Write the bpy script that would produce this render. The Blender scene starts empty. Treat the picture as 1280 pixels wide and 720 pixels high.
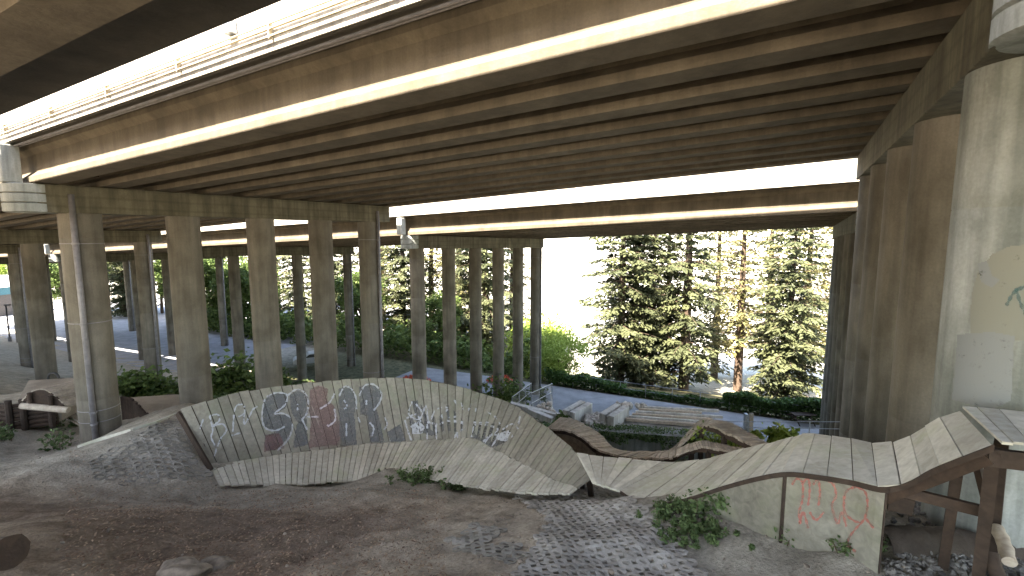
import bpy, bmesh, math, random
import numpy as np
from mathutils import Vector, Matrix
from mathutils.bvhtree import BVHTree
random.seed(7); rng = np.random.default_rng(7)
S = bpy.context.scene
COL = S.collection
R = math.radians

# ------------------------------------------------------------------ camera, sky, sun, exposure
FPX = 580.0; PITCH = R(6.3)
cam = bpy.data.cameras.new("camera"); cam.sensor_width = 36; cam.lens = FPX/1280*36
cam.clip_start = 0.05; cam.clip_end = 3000
camo = bpy.data.objects.new("camera", cam); COL.objects.link(camo)
camo.location = (0, 0, 0); camo.rotation_euler = (R(90)-PITCH, 0, 0); S.camera = camo

DH = Vector((.9, -.436, 0)).normalized()      # along the bridges (to the right, towards the camera)
NH = Vector((-DH.y, DH.x, 0))                  # across the bridges, away from the camera
ELEV = R(54)
sdir = (NH*math.cos(ELEV) + DH*0.10*math.cos(ELEV) + Vector((0, 0, -math.sin(ELEV)))).normalized()  # light travels this way
sun = bpy.data.lights.new("sun", 'SUN'); sun.energy = 5.0; sun.angle = R(0.53); sun.color = (1, .95, .87)
suno = bpy.data.objects.new("sun", sun); COL.objects.link(suno)
suno.rotation_euler = sdir.to_track_quat('-Z', 'Y').to_euler()
w = bpy.data.worlds.new("World"); S.world = w; w.use_nodes = True
nt = w.node_tree; bg = nt.nodes["Background"]; sky = nt.nodes.new("ShaderNodeTexSky")
sky.sky_type = 'NISHITA'; sky.sun_disc = False
sky.sun_elevation = math.asin(-sdir.z); sky.sun_rotation = math.atan2(-sdir.x, -sdir.y)
sky.air_density = 1.0; sky.dust_density = 2.0; sky.ozone_density = 1.0
nt.links.new(sky.outputs[0], bg.inputs[0]); bg.inputs[1].default_value = 0.15
S.view_settings.view_transform = 'Standard'; S.view_settings.look = 'None'
S.view_settings.exposure = 3.42; S.view_settings.gamma = 1.0
S.view_settings.use_white_balance = True; S.view_settings.white_balance_temperature = 7300; S.view_settings.white_balance_tint = 11
S.cycles.max_bounces = 10; S.cycles.diffuse_bounces = 5; S.cycles.transparent_max_bounces = 12

# ------------------------------------------------------------------ helpers
def ray(px, py):
    cx = (px-640)/FPX; cy = (360-py)/FPX
    return Vector((cx, math.cos(PITCH)+cy*math.sin(PITCH), -math.sin(PITCH)+cy*math.cos(PITCH)))
def P(px, py, Y):
    r = ray(px, py); return r*(Y/r.y)
def UN(u, n, z=0): v = DH*u + NH*n; return Vector((v.x, v.y, z))

class MB:
    def __init__(s): s.v = []; s.f = []; s.c = []; s.cur = None
    def quadface(s, *pts, c=None):
        b = len(s.v); s.v += [tuple(p) for p in pts]; s.f.append(tuple(range(b, b+len(pts)))); s.c.append(c if c is not None else (s.cur if s.cur is not None else .5))
    def add(s, vs, fs, c=None):
        b = len(s.v); s.v += [tuple(p) for p in vs]
        cc = c if c is not None else (s.cur if s.cur is not None else .5)
        for f in fs: s.f.append(tuple(i+b for i in f)); s.c.append(cc)
    def hexa(s, p, c=None):           # 8 corners: 0-3 bottom ring, 4-7 top ring
        s.add(p, [(3,2,1,0),(4,5,6,7),(0,1,5,4),(1,2,6,5),(2,3,7,6),(3,0,4,7)], c)
    def box(s, c0, ax, ay, az, c=None):   # centre and three half axis vectors
        c0 = Vector(c0)
        p = [c0-ax-ay-az, c0+ax-ay-az, c0+ax+ay-az, c0-ax+ay-az, c0-ax-ay+az, c0+ax-ay+az, c0+ax+ay+az, c0-ax+ay+az]
        s.hexa(p, c)
    def beam(s, a, b, w, h, up=Vector((0,0,1)), c=None):
        a = Vector(a); b = Vector(b); d = (b-a); L = d.length; d.normalize()
        x = d.cross(up)
        if x.length < 1e-3: x = d.cross(Vector((0,1,0)))
        x.normalize(); y = x.cross(d).normalized()
        s.box((a+b)/2, x*w/2, d*L/2, y*h/2, c)
    def tube(s, pts, rad, n=10, caps=True, c=None, jit=0):
        pts = [Vector(p) for p in pts]; rr = rad if isinstance(rad, (list, tuple)) else [rad]*len(pts)
        vs = []; fs = []; prev = None
        for i, p in enumerate(pts):
            d = (pts[min(i+1, len(pts)-1)]-pts[max(i-1, 0)]).normalized()
            if prev is None:
                x = d.cross(Vector((0,0,1)));
                if x.length < .05: x = d.cross(Vector((0,1,0)))
            else: x = prev - d*prev.dot(d)
            x.normalize(); prev = x; y = d.cross(x)
            for k in range(n):
                a = 2*math.pi*k/n; q = rr[i]*(1+jit*(random.random()-.5))
                vs.append(p + x*math.cos(a)*q + y*math.sin(a)*q)
        for i in range(len(pts)-1):
            for k in range(n):
                k2 = (k+1) % n; fs.append((i*n+k, i*n+k2, (i+1)*n+k2, (i+1)*n+k))
        if caps: fs.append(tuple(range(n-1, -1, -1))); fs.append(tuple((len(pts)-1)*n+k for k in range(n)))
        s.add(vs, fs, c)
    def extrude(s, prof, frames, c=None):   # prof: list of (a,b) closed; frames: list of functions (a,b)->Vector
        m = len(prof); vs = []; fs = []
        for fr in frames: vs += [fr(a, b) for a, b in prof]
        for i in range(len(frames)-1):
            for k in range(m):
                k2 = (k+1) % m; fs.append((i*m+k, i*m+k2, (i+1)*m+k2, (i+1)*m+k))
        fs.append(tuple(range(m-1, -1, -1))); fs.append(tuple((len(frames)-1)*m+k for k in range(m)))
        s.add(vs, fs, c)

def build(name, mb, mat, parent=None, origin=None, smooth=False, bevel=0):
    root = parent
    if parent is not None:
        while root.parent: root = root.parent
        origin = root.location
    o0 = Vector(origin) if origin is not None else Vector((0,0,0))
    me = bpy.data.meshes.new(name)
    me.from_pydata([(x-o0.x, y-o0.y, z-o0.z) for x, y, z in mb.v], [], mb.f)
    at = me.attributes.new("rnd", 'FLOAT', 'FACE'); at.data.foreach_set("value", [float(c) for c in mb.c])
    if smooth is not False:
        me.polygons.foreach_set("use_smooth", [True]*len(me.polygons))
        if smooth is not True: me.set_sharp_from_angle(angle=R(smooth))
    me.update()
    if mat: me.materials.append(mat)
    o = bpy.data.objects.new(name, me); COL.objects.link(o)
    if parent is not None: o.parent = parent
    else: o.location = o0
    if bevel:
        bv = o.modifiers.new("bevel", 'BEVEL'); bv.width = bevel; bv.segments = 2; bv.limit_method = 'ANGLE'
    return o
def tag(o, label=None, cat=None, group=None, kind=None):
    if label: o['label'] = label
    if cat: o['category'] = cat
    if group: o['group'] = group
    if kind: o['kind'] = kind
    return o
def thing(name, label, cat, loc, group=None):
    o = bpy.data.objects.new(name, None); COL.objects.link(o); o.location = loc; o.empty_display_size = .3
    return tag(o, label, cat, group)

# ------------------------------------------------------------------ materials
def mat_new(name):
    m = bpy.data.materials.new(name); m.use_nodes = True
    return m, m.node_tree, m.node_tree.nodes["Principled BSDF"]
def N(nt, t, **k):
    n = nt.nodes.new(t)
    for a, b in k.items(): setattr(n, a, b)
    return n
def ramp(nt, src, stops):
    r = N(nt, "ShaderNodeValToRGB"); e = r.color_ramp.elements
    while len(e) < len(stops): e.new(.5)
    for i, (p, c) in enumerate(stops): e[i].position = p; e[i].color = (*c, 1) if len(c) == 3 else c
    nt.links.new(src, r.inputs[0]); return r.outputs[0]
def noise(nt, scale, detail=5, vec=None, rough=.55, dist=0):
    n = N(nt, "ShaderNodeTexNoise"); n.inputs["Scale"].default_value = scale; n.inputs["Detail"].default_value = detail
    n.inputs["Roughness"].default_value = rough; n.inputs["Distortion"].default_value = dist
    if vec is not None: nt.links.new(vec, n.inputs["Vector"])
    return n.outputs["Fac"]
def mapping(nt, scale=(1,1,1), rot=(0,0,0), src="Position"):
    g = N(nt, "ShaderNodeNewGeometry") if src == "Position" else N(nt, "ShaderNodeTexCoord")
    m = N(nt, "ShaderNodeMapping"); m.inputs["Scale"].default_value = scale; m.inputs["Rotation"].default_value = rot
    nt.links.new(g.outputs[src], m.inputs["Vector"]); return m.outputs[0]
def mix(nt, f, a, b, mode='MIX'):
    m = N(nt, "ShaderNodeMix", data_type='RGBA', blend_type=mode)
    if isinstance(f, float): m.inputs[0].default_value = f
    else: nt.links.new(f, m.inputs[0])
    for i, x in ((6, a), (7, b)):
        if isinstance(x, tuple): m.inputs[i].default_value = (*x, 1)
        else: nt.links.new(x, m.inputs[i])
    return m.outputs[2]
def bump(nt, bsdf, h, strength=.3, dist=.02):
    b = N(nt, "ShaderNodeBump"); b.inputs["Strength"].default_value = strength; b.inputs["Distance"].default_value = dist
    nt.links.new(h, b.inputs["Height"]); nt.links.new(b.outputs[0], bsdf.inputs["Normal"])
def attr(nt):
    a = N(nt, "ShaderNodeAttribute"); a.attribute_name = "rnd"; return a.outputs["Fac"]

def concrete(name, base=(.36,.33,.28), dark=(.22,.20,.165), streak=.5, board=0.0, rough=.85):
    m, t, b = mat_new(name)
    n1 = noise(t, 1.0, 6, mapping(t, (1.2,1.2,.9)))
    c = ramp(t, n1, [(.35, dark), (.62, base)])
    if streak:
        n2 = noise(t, 1.0, 4, mapping(t, (5,5,.3)), rough=.6)
        c = mix(t, streak, c, ramp(t, n2, [(.35, tuple(x*.55 for x in base)), (.6, (1.0,1.0,1.0))]), 'MULTIPLY')
    n4 = noise(t, 1.0, 7, mapping(t, (1.1,1.1,.45), (.1,.2,.3)), rough=.65, dist=.8)
    c = mix(t, .8 if streak > .3 else .5, c, ramp(t, n4, [(.40, (1,1,1)), (.52, (.84,.83,.80)), (.56, (.98,.97,.96)), (.72, (.66,.64,.59))]), 'MULTIPLY')
    n3 = noise(t, 30, 5, mapping(t))
    c = mix(t, .35, c, ramp(t, n3, [(.3, (.6,.6,.6)), (.7, (1.1,1.1,1.1))]), 'MULTIPLY')
    if board:
        wv = N(t, "ShaderNodeTexWave", wave_type='BANDS', bands_direction='Z'); wv.inputs["Scale"].default_value = board
        wv.inputs["Distortion"].default_value = .6; wv.inputs["Detail"].default_value = 2; wv.inputs["Detail Scale"].default_value = .6
        t.links.new(mapping(t), wv.inputs["Vector"])
        c = mix(t, .5, c, ramp(t, wv.outputs[1], [(.0, (.62,.62,.58)), (.25, (1,1,1))]), 'MULTIPLY')
    rv = attr(t)
    c = mix(t, 1.0, c, ramp(t, rv, [(0, (.82,.81,.79)), (1, (1.12,1.12,1.12))]), 'MULTIPLY')
    t.links.new(c, b.inputs["Base Color"]); b.inputs["Roughness"].default_value = rough
    bump(t, b, noise(t, 14, 6, mapping(t)), .35, .02)
    return m
M = {}
M['conc'] = concrete("concrete_column", (.195,.178,.145), (.115,.103,.08), .3)
M['cap'] = concrete("concrete_cap", (.165,.152,.102), (.09,.082,.05), board=1.1)
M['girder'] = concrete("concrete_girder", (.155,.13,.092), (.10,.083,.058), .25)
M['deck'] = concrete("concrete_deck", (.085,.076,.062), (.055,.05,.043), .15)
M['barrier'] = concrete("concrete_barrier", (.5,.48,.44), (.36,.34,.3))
M['pale'] = concrete("concrete_pale", (.62,.61,.58), (.42,.41,.38))
M['wall'] = concrete("concrete_wall", (.42,.43,.42), (.26,.27,.26))
M['pier'] = concrete("concrete_pier", (.42,.45,.43), (.26,.29,.27))

def wood(name, base, dark, moss=None, grain=(1,1,1), stain=.5):
    m, t, b = mat_new(name)
    rv = attr(t)
    vec = mapping(t, (9, 9, 9))
    n1 = noise(t, 1.0, 7, vec, .65, .6)
    c = ramp(t, n1, [(.3, dark), (.62, base)])
    c = mix(t, 1.0, c, ramp(t, rv, [(0, (.80,.79,.77)), (.5, (.96,.96,.95)), (1, (1.1,1.09,1.07))]), 'MULTIPLY')
    n2 = noise(t, .9, 5, mapping(t), .6)
    c = mix(t, stain, c, ramp(t, n2, [(.38, (.55,.53,.48)), (.6, (1,1,1))]), 'MULTIPLY')
    if moss:
        n3 = noise(t, 1.7, 6, mapping(t, (1,1,1), (0.3,.7,.1)), .65)
        c = mix(t, ramp(t, n3, [(.5, (0,0,0)), (.72, (.75,.75,.75))]), c, moss)
    t.links.new(c, b.inputs["Base Color"]); b.inputs["Roughness"].default_value = .82
    b.inputs["Specular IOR Level"].default_value = .3
    bump(t, b, noise(t, 28, 6, mapping(t, (1,1,1))), .4, .008)
    return m
M['grey'] = wood("weathered_grey_wood", (.56,.55,.48), (.40,.39,.33), (.38,.40,.27))
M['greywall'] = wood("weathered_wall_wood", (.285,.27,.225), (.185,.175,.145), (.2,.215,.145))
M['slat'] = wood("grey_slat_wood", (.42,.37,.31), (.26,.22,.18))
M['brown'] = wood("dark_brown_timber", (.055,.038,.028), (.026,.019,.015))
M['rust'] = wood("red_brown_timber", (.062,.04,.028), (.03,.021,.016))
M['ply'] = wood("mossy_plywood", (.25,.243,.205), (.15,.146,.12), (.17,.18,.115))
M['bark'] = wood("tree_bark", (.11,.075,.055), (.04,.028,.02))
M['log'] = wood("bare_pale_log", (.5,.44,.36), (.3,.25,.2))
M['dirtwood'] = wood("dirty_wood", (.27,.22,.17), (.15,.12,.09))

def simple(name, col, rough=.6, metal=0, var=.25, scale=6):
    m, t, b = mat_new(name)
    n = noise(t, scale, 5, mapping(t))
    c = ramp(t, n, [(.3, tuple(x*(1-var) for x in col)), (.7, tuple(min(1, x*(1+var)) for x in col))])
    t.links.new(c, b.inputs["Base Color"]); b.inputs["Roughness"].default_value = rough; b.inputs["Metallic"].default_value = metal
    return m
M['steel'] = simple("galvanised_steel", (.32,.34,.36), .45, .6)
M['pipe'] = simple("pvc_drain_pipe", (.17,.165,.17), .5)
M['conduit'] = simple("painted_conduit", (.36,.31,.22), .5)
M['wire'] = simple("fence_wire", (.22,.24,.23), .5, .4)
M['black'] = simple("black_rubber", (.03,.03,.03), .7)
M['glass'] = simple("dark_glass", (.03,.035,.04), .1)
M['teal'] = simple("teal_paint", (.03,.13,.16), .6)
M['white'] = simple("white_paint", (.75,.75,.75), .5)
M['darkwall'] = simple("brown_cladding", (.09,.075,.065), .8)
M['carpaint'] = simple("silver_car_paint", (.45,.46,.48), .3, .3, .05)
M['gravelmat'] = simple("grey_rubble", (.15,.145,.135), .85, 0, .5, 12)
M['rock'] = simple("tan_sandstone", (.22,.185,.145), .9, 0, .5, 9)
M['chip'] = simple("wood_chips", (.2,.13,.095), .9, 0, .5, 60)

def leafmat(name, a, b_, trans=.3):
    m, t, b = mat_new(name)
    rv = attr(t)
    c = ramp(t, rv, [(0, a), (1, b_)])
    t.links.new(c, b.inputs["Base Color"]); b.inputs["Roughness"].default_value = .6; b.inputs["Specular IOR Level"].default_value = .25
    tr = N(t, "ShaderNodeBsdfTranslucent"); t.links.new(c, tr.inputs[0])
    mx = N(t, "ShaderNodeMixShader"); mx.inputs[0].default_value = trans
    out = t.nodes["Material Output"]
    t.links.new(b.outputs[0], mx.inputs[1]); t.links.new(tr.outputs[0], mx.inputs[2]); t.links.new(mx.outputs[0], out.inputs[0])
    return m
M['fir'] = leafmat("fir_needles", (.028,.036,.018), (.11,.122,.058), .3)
M['firsunlit'] = leafmat("sunlit_fir_needles", (.07,.075,.03), (.24,.22,.1), .4)  # paler copy of the needles, sunlight put into the colour
M['leafbright'] = leafmat("fresh_green_leaves", (.13,.2,.03), (.34,.42,.1), .45)
M['leaf'] = leafmat("green_leaves", (.04,.07,.02), (.14,.2,.055), .35)
M['hedge'] = leafmat("hedge_leaves", (.025,.055,.015), (.08,.14,.035), .3)
M['redleaf'] = leafmat("orange_red_flowers", (.4,.06,.03), (.7,.16,.08), .3)
M['ivy'] = leafmat("ivy_leaves", (.05,.09,.03), (.14,.2,.08), .25)
M['dryleaf'] = leafmat("dry_leaves", (.13,.075,.05), (.42,.31,.21), .0)

def dirt():
    m, t, b = mat_new("packed_dirt")
    n0 = noise(t, .45, 5, mapping(t), .6)
    n1 = noise(t, 2.2, 8, mapping(t), .65, .4)
    n2 = noise(t, 22, 8, mapping(t), .7)
    at = N(t, "ShaderNodeAttribute"); at.attribute_name = "zone"
    sp = N(t, "ShaderNodeSeparateColor"); t.links.new(at.outputs["Color"], sp.inputs[0])
    pale = ramp(t, n1, [(.3, (.24,.2,.155)), (.65, (.50,.43,.34))])
    red = ramp(t, n1, [(.3, (.125,.092,.066)), (.65, (.31,.245,.19))])
    grey = ramp(t, n1, [(.3, (.23,.215,.18)), (.65, (.42,.395,.335))])
    far = ramp(t, n0, [(.3, (.36,.35,.31)), (.7, (.5,.49,.44))])
    c = mix(t, sp.outputs[0], pale, red)
    c = mix(t, sp.outputs[1], c, grey)
    c = mix(t, sp.outputs[2], c, far)
    cover = ramp(t, n1, [(.35, (.045,.05,.025)), (.6, (.12,.115,.065))])
    c = mix(t, at.outputs["Alpha"], c, cover)
    c = mix(t, .75, c, ramp(t, n2, [(.32, (.5,.49,.47)), (.6, (1.1,1.1,1.08))]), 'MULTIPLY')
    t.links.new(c, b.inputs["Base Color"]); b.inputs["Roughness"].default_value = .95; b.inputs["Specular IOR Level"].default_value = .15
    h = N(t, "ShaderNodeMath", operation='ADD'); t.links.new(n1, h.inputs[0]); t.links.new(n2, h.inputs[1])
    bump(t, b, h.outputs[0], .9, .05)
    return m
M['dirt'] = dirt()
def asphalt(name, a, b2):
    m, t, b = mat_new(name)
    c = ramp(t, noise(t, .8, 6, mapping(t), .6), [(.35, a), (.65, b2)])
    c = mix(t, .6, c, ramp(t, noise(t, 25, 6, mapping(t), .7), [(.3, (.6,.6,.6)), (.65, (1.1,1.1,1.1))]), 'MULTIPLY')
    if "paver" in name: c = mix(t, 1.0, c, ramp(t, attr(t), [(0, (.6,.575,.53)), (1, (1.05,1.05,1.05))]), 'MULTIPLY')
    t.links.new(c, b.inputs["Base Color"]); b.inputs["Roughness"].default_value = .9
    bump(t, b, noise(t, 30, 5, mapping(t)), .5, .02)
    return m
M['gravelpath'] = asphalt("gravel_path", (.17,.17,.165), (.26,.255,.25))
M['parking'] = asphalt("pale_asphalt", (.22,.225,.24), (.32,.325,.34))
M['paver'] = asphalt("concrete_paver", (.28,.265,.235), (.42,.405,.37))
M['paverdirty'] = asphalt("dirty_paver", (.17,.16,.135), (.30,.285,.25))
M['mound'] = asphalt("mound_dirt", (.2,.165,.125), (.36,.31,.245))
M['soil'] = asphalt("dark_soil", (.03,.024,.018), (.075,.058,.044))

def paint(name, col, cover=.75):
    m, t, b = mat_new(name)
    b.inputs["Base Color"].default_value = (*col, 1); b.inputs["Roughness"].default_value = .7
    tr = N(t, "ShaderNodeBsdfTransparent"); mx = N(t, "ShaderNodeMixShader")
    f = ramp(t, noise(t, 9, 8, mapping(t), .75), [(.5-cover*.35, (0,0,0)), (.5-cover*.35+.22, (cover,)*3)])
    t.links.new(f, mx.inputs[0]); t.links.new(tr.outputs[0], mx.inputs[1]); t.links.new(b.outputs[0], mx.inputs[2])
    t.links.new(mx.outputs[0], t.nodes["Material Output"].inputs[0])
    return m
M['pdark'] = paint("charcoal_spray_paint", (.115,.125,.14), .62)
M['pwhite'] = paint("white_spray_paint", (.62,.64,.66), .62)
M['pred'] = paint("dull_red_spray_paint", (.22,.12,.115), .58)
M['pbright'] = paint("red_spray_paint", (.42,.15,.12), .62)
M['ptan'] = paint("tan_cover_paint", (.185,.19,.155), .93)
M['pgrey'] = paint("pale_grey_cover_paint", (.2,.215,.21), .85)
M['pteal'] = paint("teal_spray_paint", (.06,.13,.13), .6)

# ------------------------------------------------------------------ terrain
def vnoise(x, y, seed=0):
    xi = np.floor(x).astype(np.int64); yi = np.floor(y).astype(np.int64); fx = x-xi; fy = y-yi
    fx = fx*fx*(3-2*fx); fy = fy*fy*(3-2*fy)
    def h(a, b):
        n = (a*374761393 + b*668265263 + seed*69069) & 0x7fffffff
        n = ((n ^ (n >> 13))*1274126177) & 0x7fffffff
        return ((n ^ (n >> 16)) & 0xffff)/65535.0
    return (h(xi,yi)*(1-fx)+h(xi+1,yi)*fx)*(1-fy)+(h(xi,yi+1)*(1-fx)+h(xi+1,yi+1)*fx)*fy - .5
def fbm(x, y, seed=0, o=4):
    s = 0; a = 1
    for i in range(o): s = s+a*vnoise(x, y, seed+i); x = x*2.03; y = y*2.03; a *= .5
    return s
NA = [-200,-10, 4, 7, 12, 18, 25, 33, 43, 48, 60, 90, 140, 2000]
ZA = [-3.5,-3.5,-5.2,-6.1,-8.2,-10.6,-12.8,-14.6,-14.8,-16.,-19,-22,-24,-30]
NB = [-200,-10, 0, 3, 7, 9, 12, 18, 24, 31, 34, 43, 48, 60, 90, 140, 2000]
ZB_ = [-2.0,-2.0,-2.7,-3.2,-3.6,-4.6,-5.9,-8.6,-10.8,-13.6,-14.6,-14.8,-16,-19,-22,-24,-30]
NC = [-200,-10,4,12,20,26,30,60,100,160,2000]
ZC = [-5,-5,-7,-9.5,-12.5,-14.2,-14.8,-15.0,-15.5,-18,-30]
def base(x, y):
    u = DH.x*x+DH.y*y; n = NH.x*x+NH.y*y
    a = np.interp(n, NA, ZA); b = np.interp(n, NB, ZB_); c = np.interp(n, NC, ZC)
    t = np.clip((u+18)/21, 0, 1); z = a*(1-t)+b*t
    s = np.clip((-24-u)/10, 0, 1); s = s*s*(3-2*s)
    return z*(1-s)+c*s
CP = [(640,720,4.7),(0,720,4.8),(300,700,5.8),(1050,705,4.7),(1270,715,4.2),(1130,665,4.9),(900,695,5.2),(800,650,6.2),
      (700,640,6.5),(700,690,5.4),(560,640,7.6),(450,640,8.2),(450,690,6.0),(300,640,8.2),(150,640,7.4),(0,640,6.9),(0,600,8.8),(110,600,9.2),
      (222,521,11.0),(180,534,11.6),(100,560,12.2),(200,594,10.1),(40,575,11),(60,545,14.5),(60,515,18),(0,520,17),
      (110,496,20),(75,482,24),(20,500,21),(240,505,16.3),(170,520,15.5),(210,512,13.5),(1000,640,5.3),(1180,640,5.6),(940,640,5.6),(860,650,6.0)]
CPX = [(0,0,-2.5),(-12.9,14,-6.15),(-28,27.6,-9.9),(-25,32,-11.4),(-4,16,-6.9),(0,16,-7.6),(3,12,-6.3),(3,10,-5.4),(6,12,-6.6),(1.5,8.6,-4.9),
       (11.2,14.4,-7.4),(5.45,5.1,-3.45),(6.8,7.4,-4.2),(-7.2,12.6,-6.05),(-2.8,13.4,-6.2),(0,12,-5.8),(2.4,9.5,-5.1),(-.5,9.6,-5.5),(-5,10.6,-6.05),(-6.8,10.3,-5.8),(.3,8,-4.85),(1.1,7.2,-4.4)]
for c in CP: q = P(*c); CPX.append((q.x, q.y, q.z))
CPA = np.array(CPX); SG = 2.0
res = CPA[:,2]-base(CPA[:,0], CPA[:,1])
d2 = ((CPA[:,None,:2]-CPA[None,:,:2])**2).sum(-1)
Wt = np.linalg.solve(np.exp(-d2/(2*SG*SG))+.12*np.eye(len(CPA)), res)
def H0(x, y):
    x = np.asarray(x, float); y = np.asarray(y, float); z = base(x, y)
    for (cx, cy, _), w_ in zip(CPX, Wt): z = z + w_*np.exp(-((x-cx)**2+(y-cy)**2)/(2*SG*SG))
    return z
def H(x, y):
    x = np.asarray(x, float); y = np.asarray(y, float)
    n = NH.x*x+NH.y*y
    rough = np.clip((34-n)/6, 0, 1)
    return H0(x, y) + rough*(.16*fbm(x*.9, y*.9, 3)+.06*fbm(x*3.5, y*3.5, 9))
def HZ(x, y): return float(H(x, y))
def G(px, py, dz=0, ymax=150):
    r = ray(px, py); r = r/r.y; Y = 2.5; last = None
    ys = np.concatenate([np.arange(2.5, 20, .03), np.arange(20, ymax, .2)])
    hit = (r.z*ys) <= H(r.x*ys, ys)
    i = int(np.argmax(hit)) if hit.any() else len(ys)-1
    q = r*ys[i]; return Vector((q.x, q.y, HZ(q.x, q.y)+dz))

def sheet(name, xs, ys, mat, lift=0, keep=None, zone=False):
    X, Y = np.meshgrid(xs, ys); Z = H(X, Y)+lift; ny, nx = X.shape
    V = np.stack([X, Y, Z], -1).reshape(-1, 3)
    I = np.arange(nx*ny).reshape(ny, nx)
    F = np.stack([I[:-1,:-1], I[:-1,1:], I[1:,1:], I[1:,:-1]], -1).reshape(-1, 4)
    me = bpy.data.meshes.new(name); me.from_pydata(V.tolist(), [], F.tolist())
    me.polygons.foreach_set("use_smooth", [True]*len(F)); me.materials.append(mat)
    if zone:
        x = V[:,0]; y = V[:,1]; u = DH.x*x+DH.y*y; n = NH.x*x+NH.y*y
        wob = fbm(x*.8, y*.8, 21)*1.2
        left = np.clip((-1.2-x+wob*.9)/1.6, 0, 1)*np.clip((8.8-y+wob)/1.2, 0, 1)*np.clip((y-4.4-.35*np.abs(x+1)+wob*1.6+1.1)/1.5, .12, 1)
        grey = np.clip((y-8.3+wob*.6)/1.2, 0, .85)+np.clip((x-.6+wob)/1.2, 0, .9)
        far = np.clip((n-66)/10, 0, 1); gc = np.clip((n-14+wob*3)/4, 0, 1)*np.clip((64-n)/6, 0, 1)*np.clip((u+52)/8, 0, 1)
        cl = np.stack([left, np.clip(grey, 0, 1), far, gc], -1)
        a = me.color_attributes.new("zone", 'FLOAT_COLOR', 'POINT'); a.data.foreach_set("color", cl.reshape(-1).astype(np.float32))
    o = bpy.data.objects.new(name, me); COL.objects.link(o); return o
a = np.linspace(-7.2, 7.2, 640); xs = 2.6*np.sinh(a); b_ = np.linspace(-5.6, 7.2, 600); ys = 7+2.6*np.sinh(b_)
ground = sheet("ground", xs, ys, M['dirt'], zone=True); ground['kind'] = 'structure'

mb = MB(); vs = []; nh = 120
for j in range(6):
    for i in range(nh+1):
        a_ = R(-75+150*i/nh); rad_ = 620+70*j; hz_ = -32+(70+26*float(fbm(np.array(i*.09), np.array(3.), 51))*2)*math.sin(min(1, j/4)*math.pi/2)+5*float(fbm(np.array(i*.5), np.array(j*.7), 52))
        vs.append((rad_*math.sin(a_), rad_*math.cos(a_), hz_ if j else -40))
mb.add(vs, [(j*(nh+1)+i, j*(nh+1)+i+1, (j+1)*(nh+1)+i+1, (j+1)*(nh+1)+i) for j in range(5) for i in range(nh)])
M['whiteout'] = simple("whiteout_hillside", (.42,.42,.38), .9, 0, .3, .03)
whiteout_hills = build("whiteout_hills", mb, M['whiteout'], smooth=True); whiteout_hills['kind'] = 'structure'  # pale ring added to cover the grey horizon sky with blown-out white
def strip_uv(name, u0, u1, n0, n1, nu, nn, mat, lift):
    mb = MB(); vs = []
    for j in range(nn+1):
        for i in range(nu+1):
            u = u0+(u1-u0)*i/nu; n = n0+(n1-n0)*j/nn; q = UN(u, n); vs.append((q.x, q.y, HZ(q.x, q.y)+lift))
    mb.add(vs, [(j*(nu+1)+i, j*(nu+1)+i+1, (j+1)*(nu+1)+i+1, (j+1)*(nu+1)+i) for j in range(nn) for i in range(nu)])
    return build(name, mb, mat, smooth=True)
path = strip_uv("path", -32, 40, 34.3, 42.2, 70, 8, M['gravelpath'], .03); path['kind'] = 'structure'
road = strip_uv("parking_lot", -130, -54, 27, 75, 50, 30, M['parking'], .03); road['kind'] = 'structure'

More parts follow.
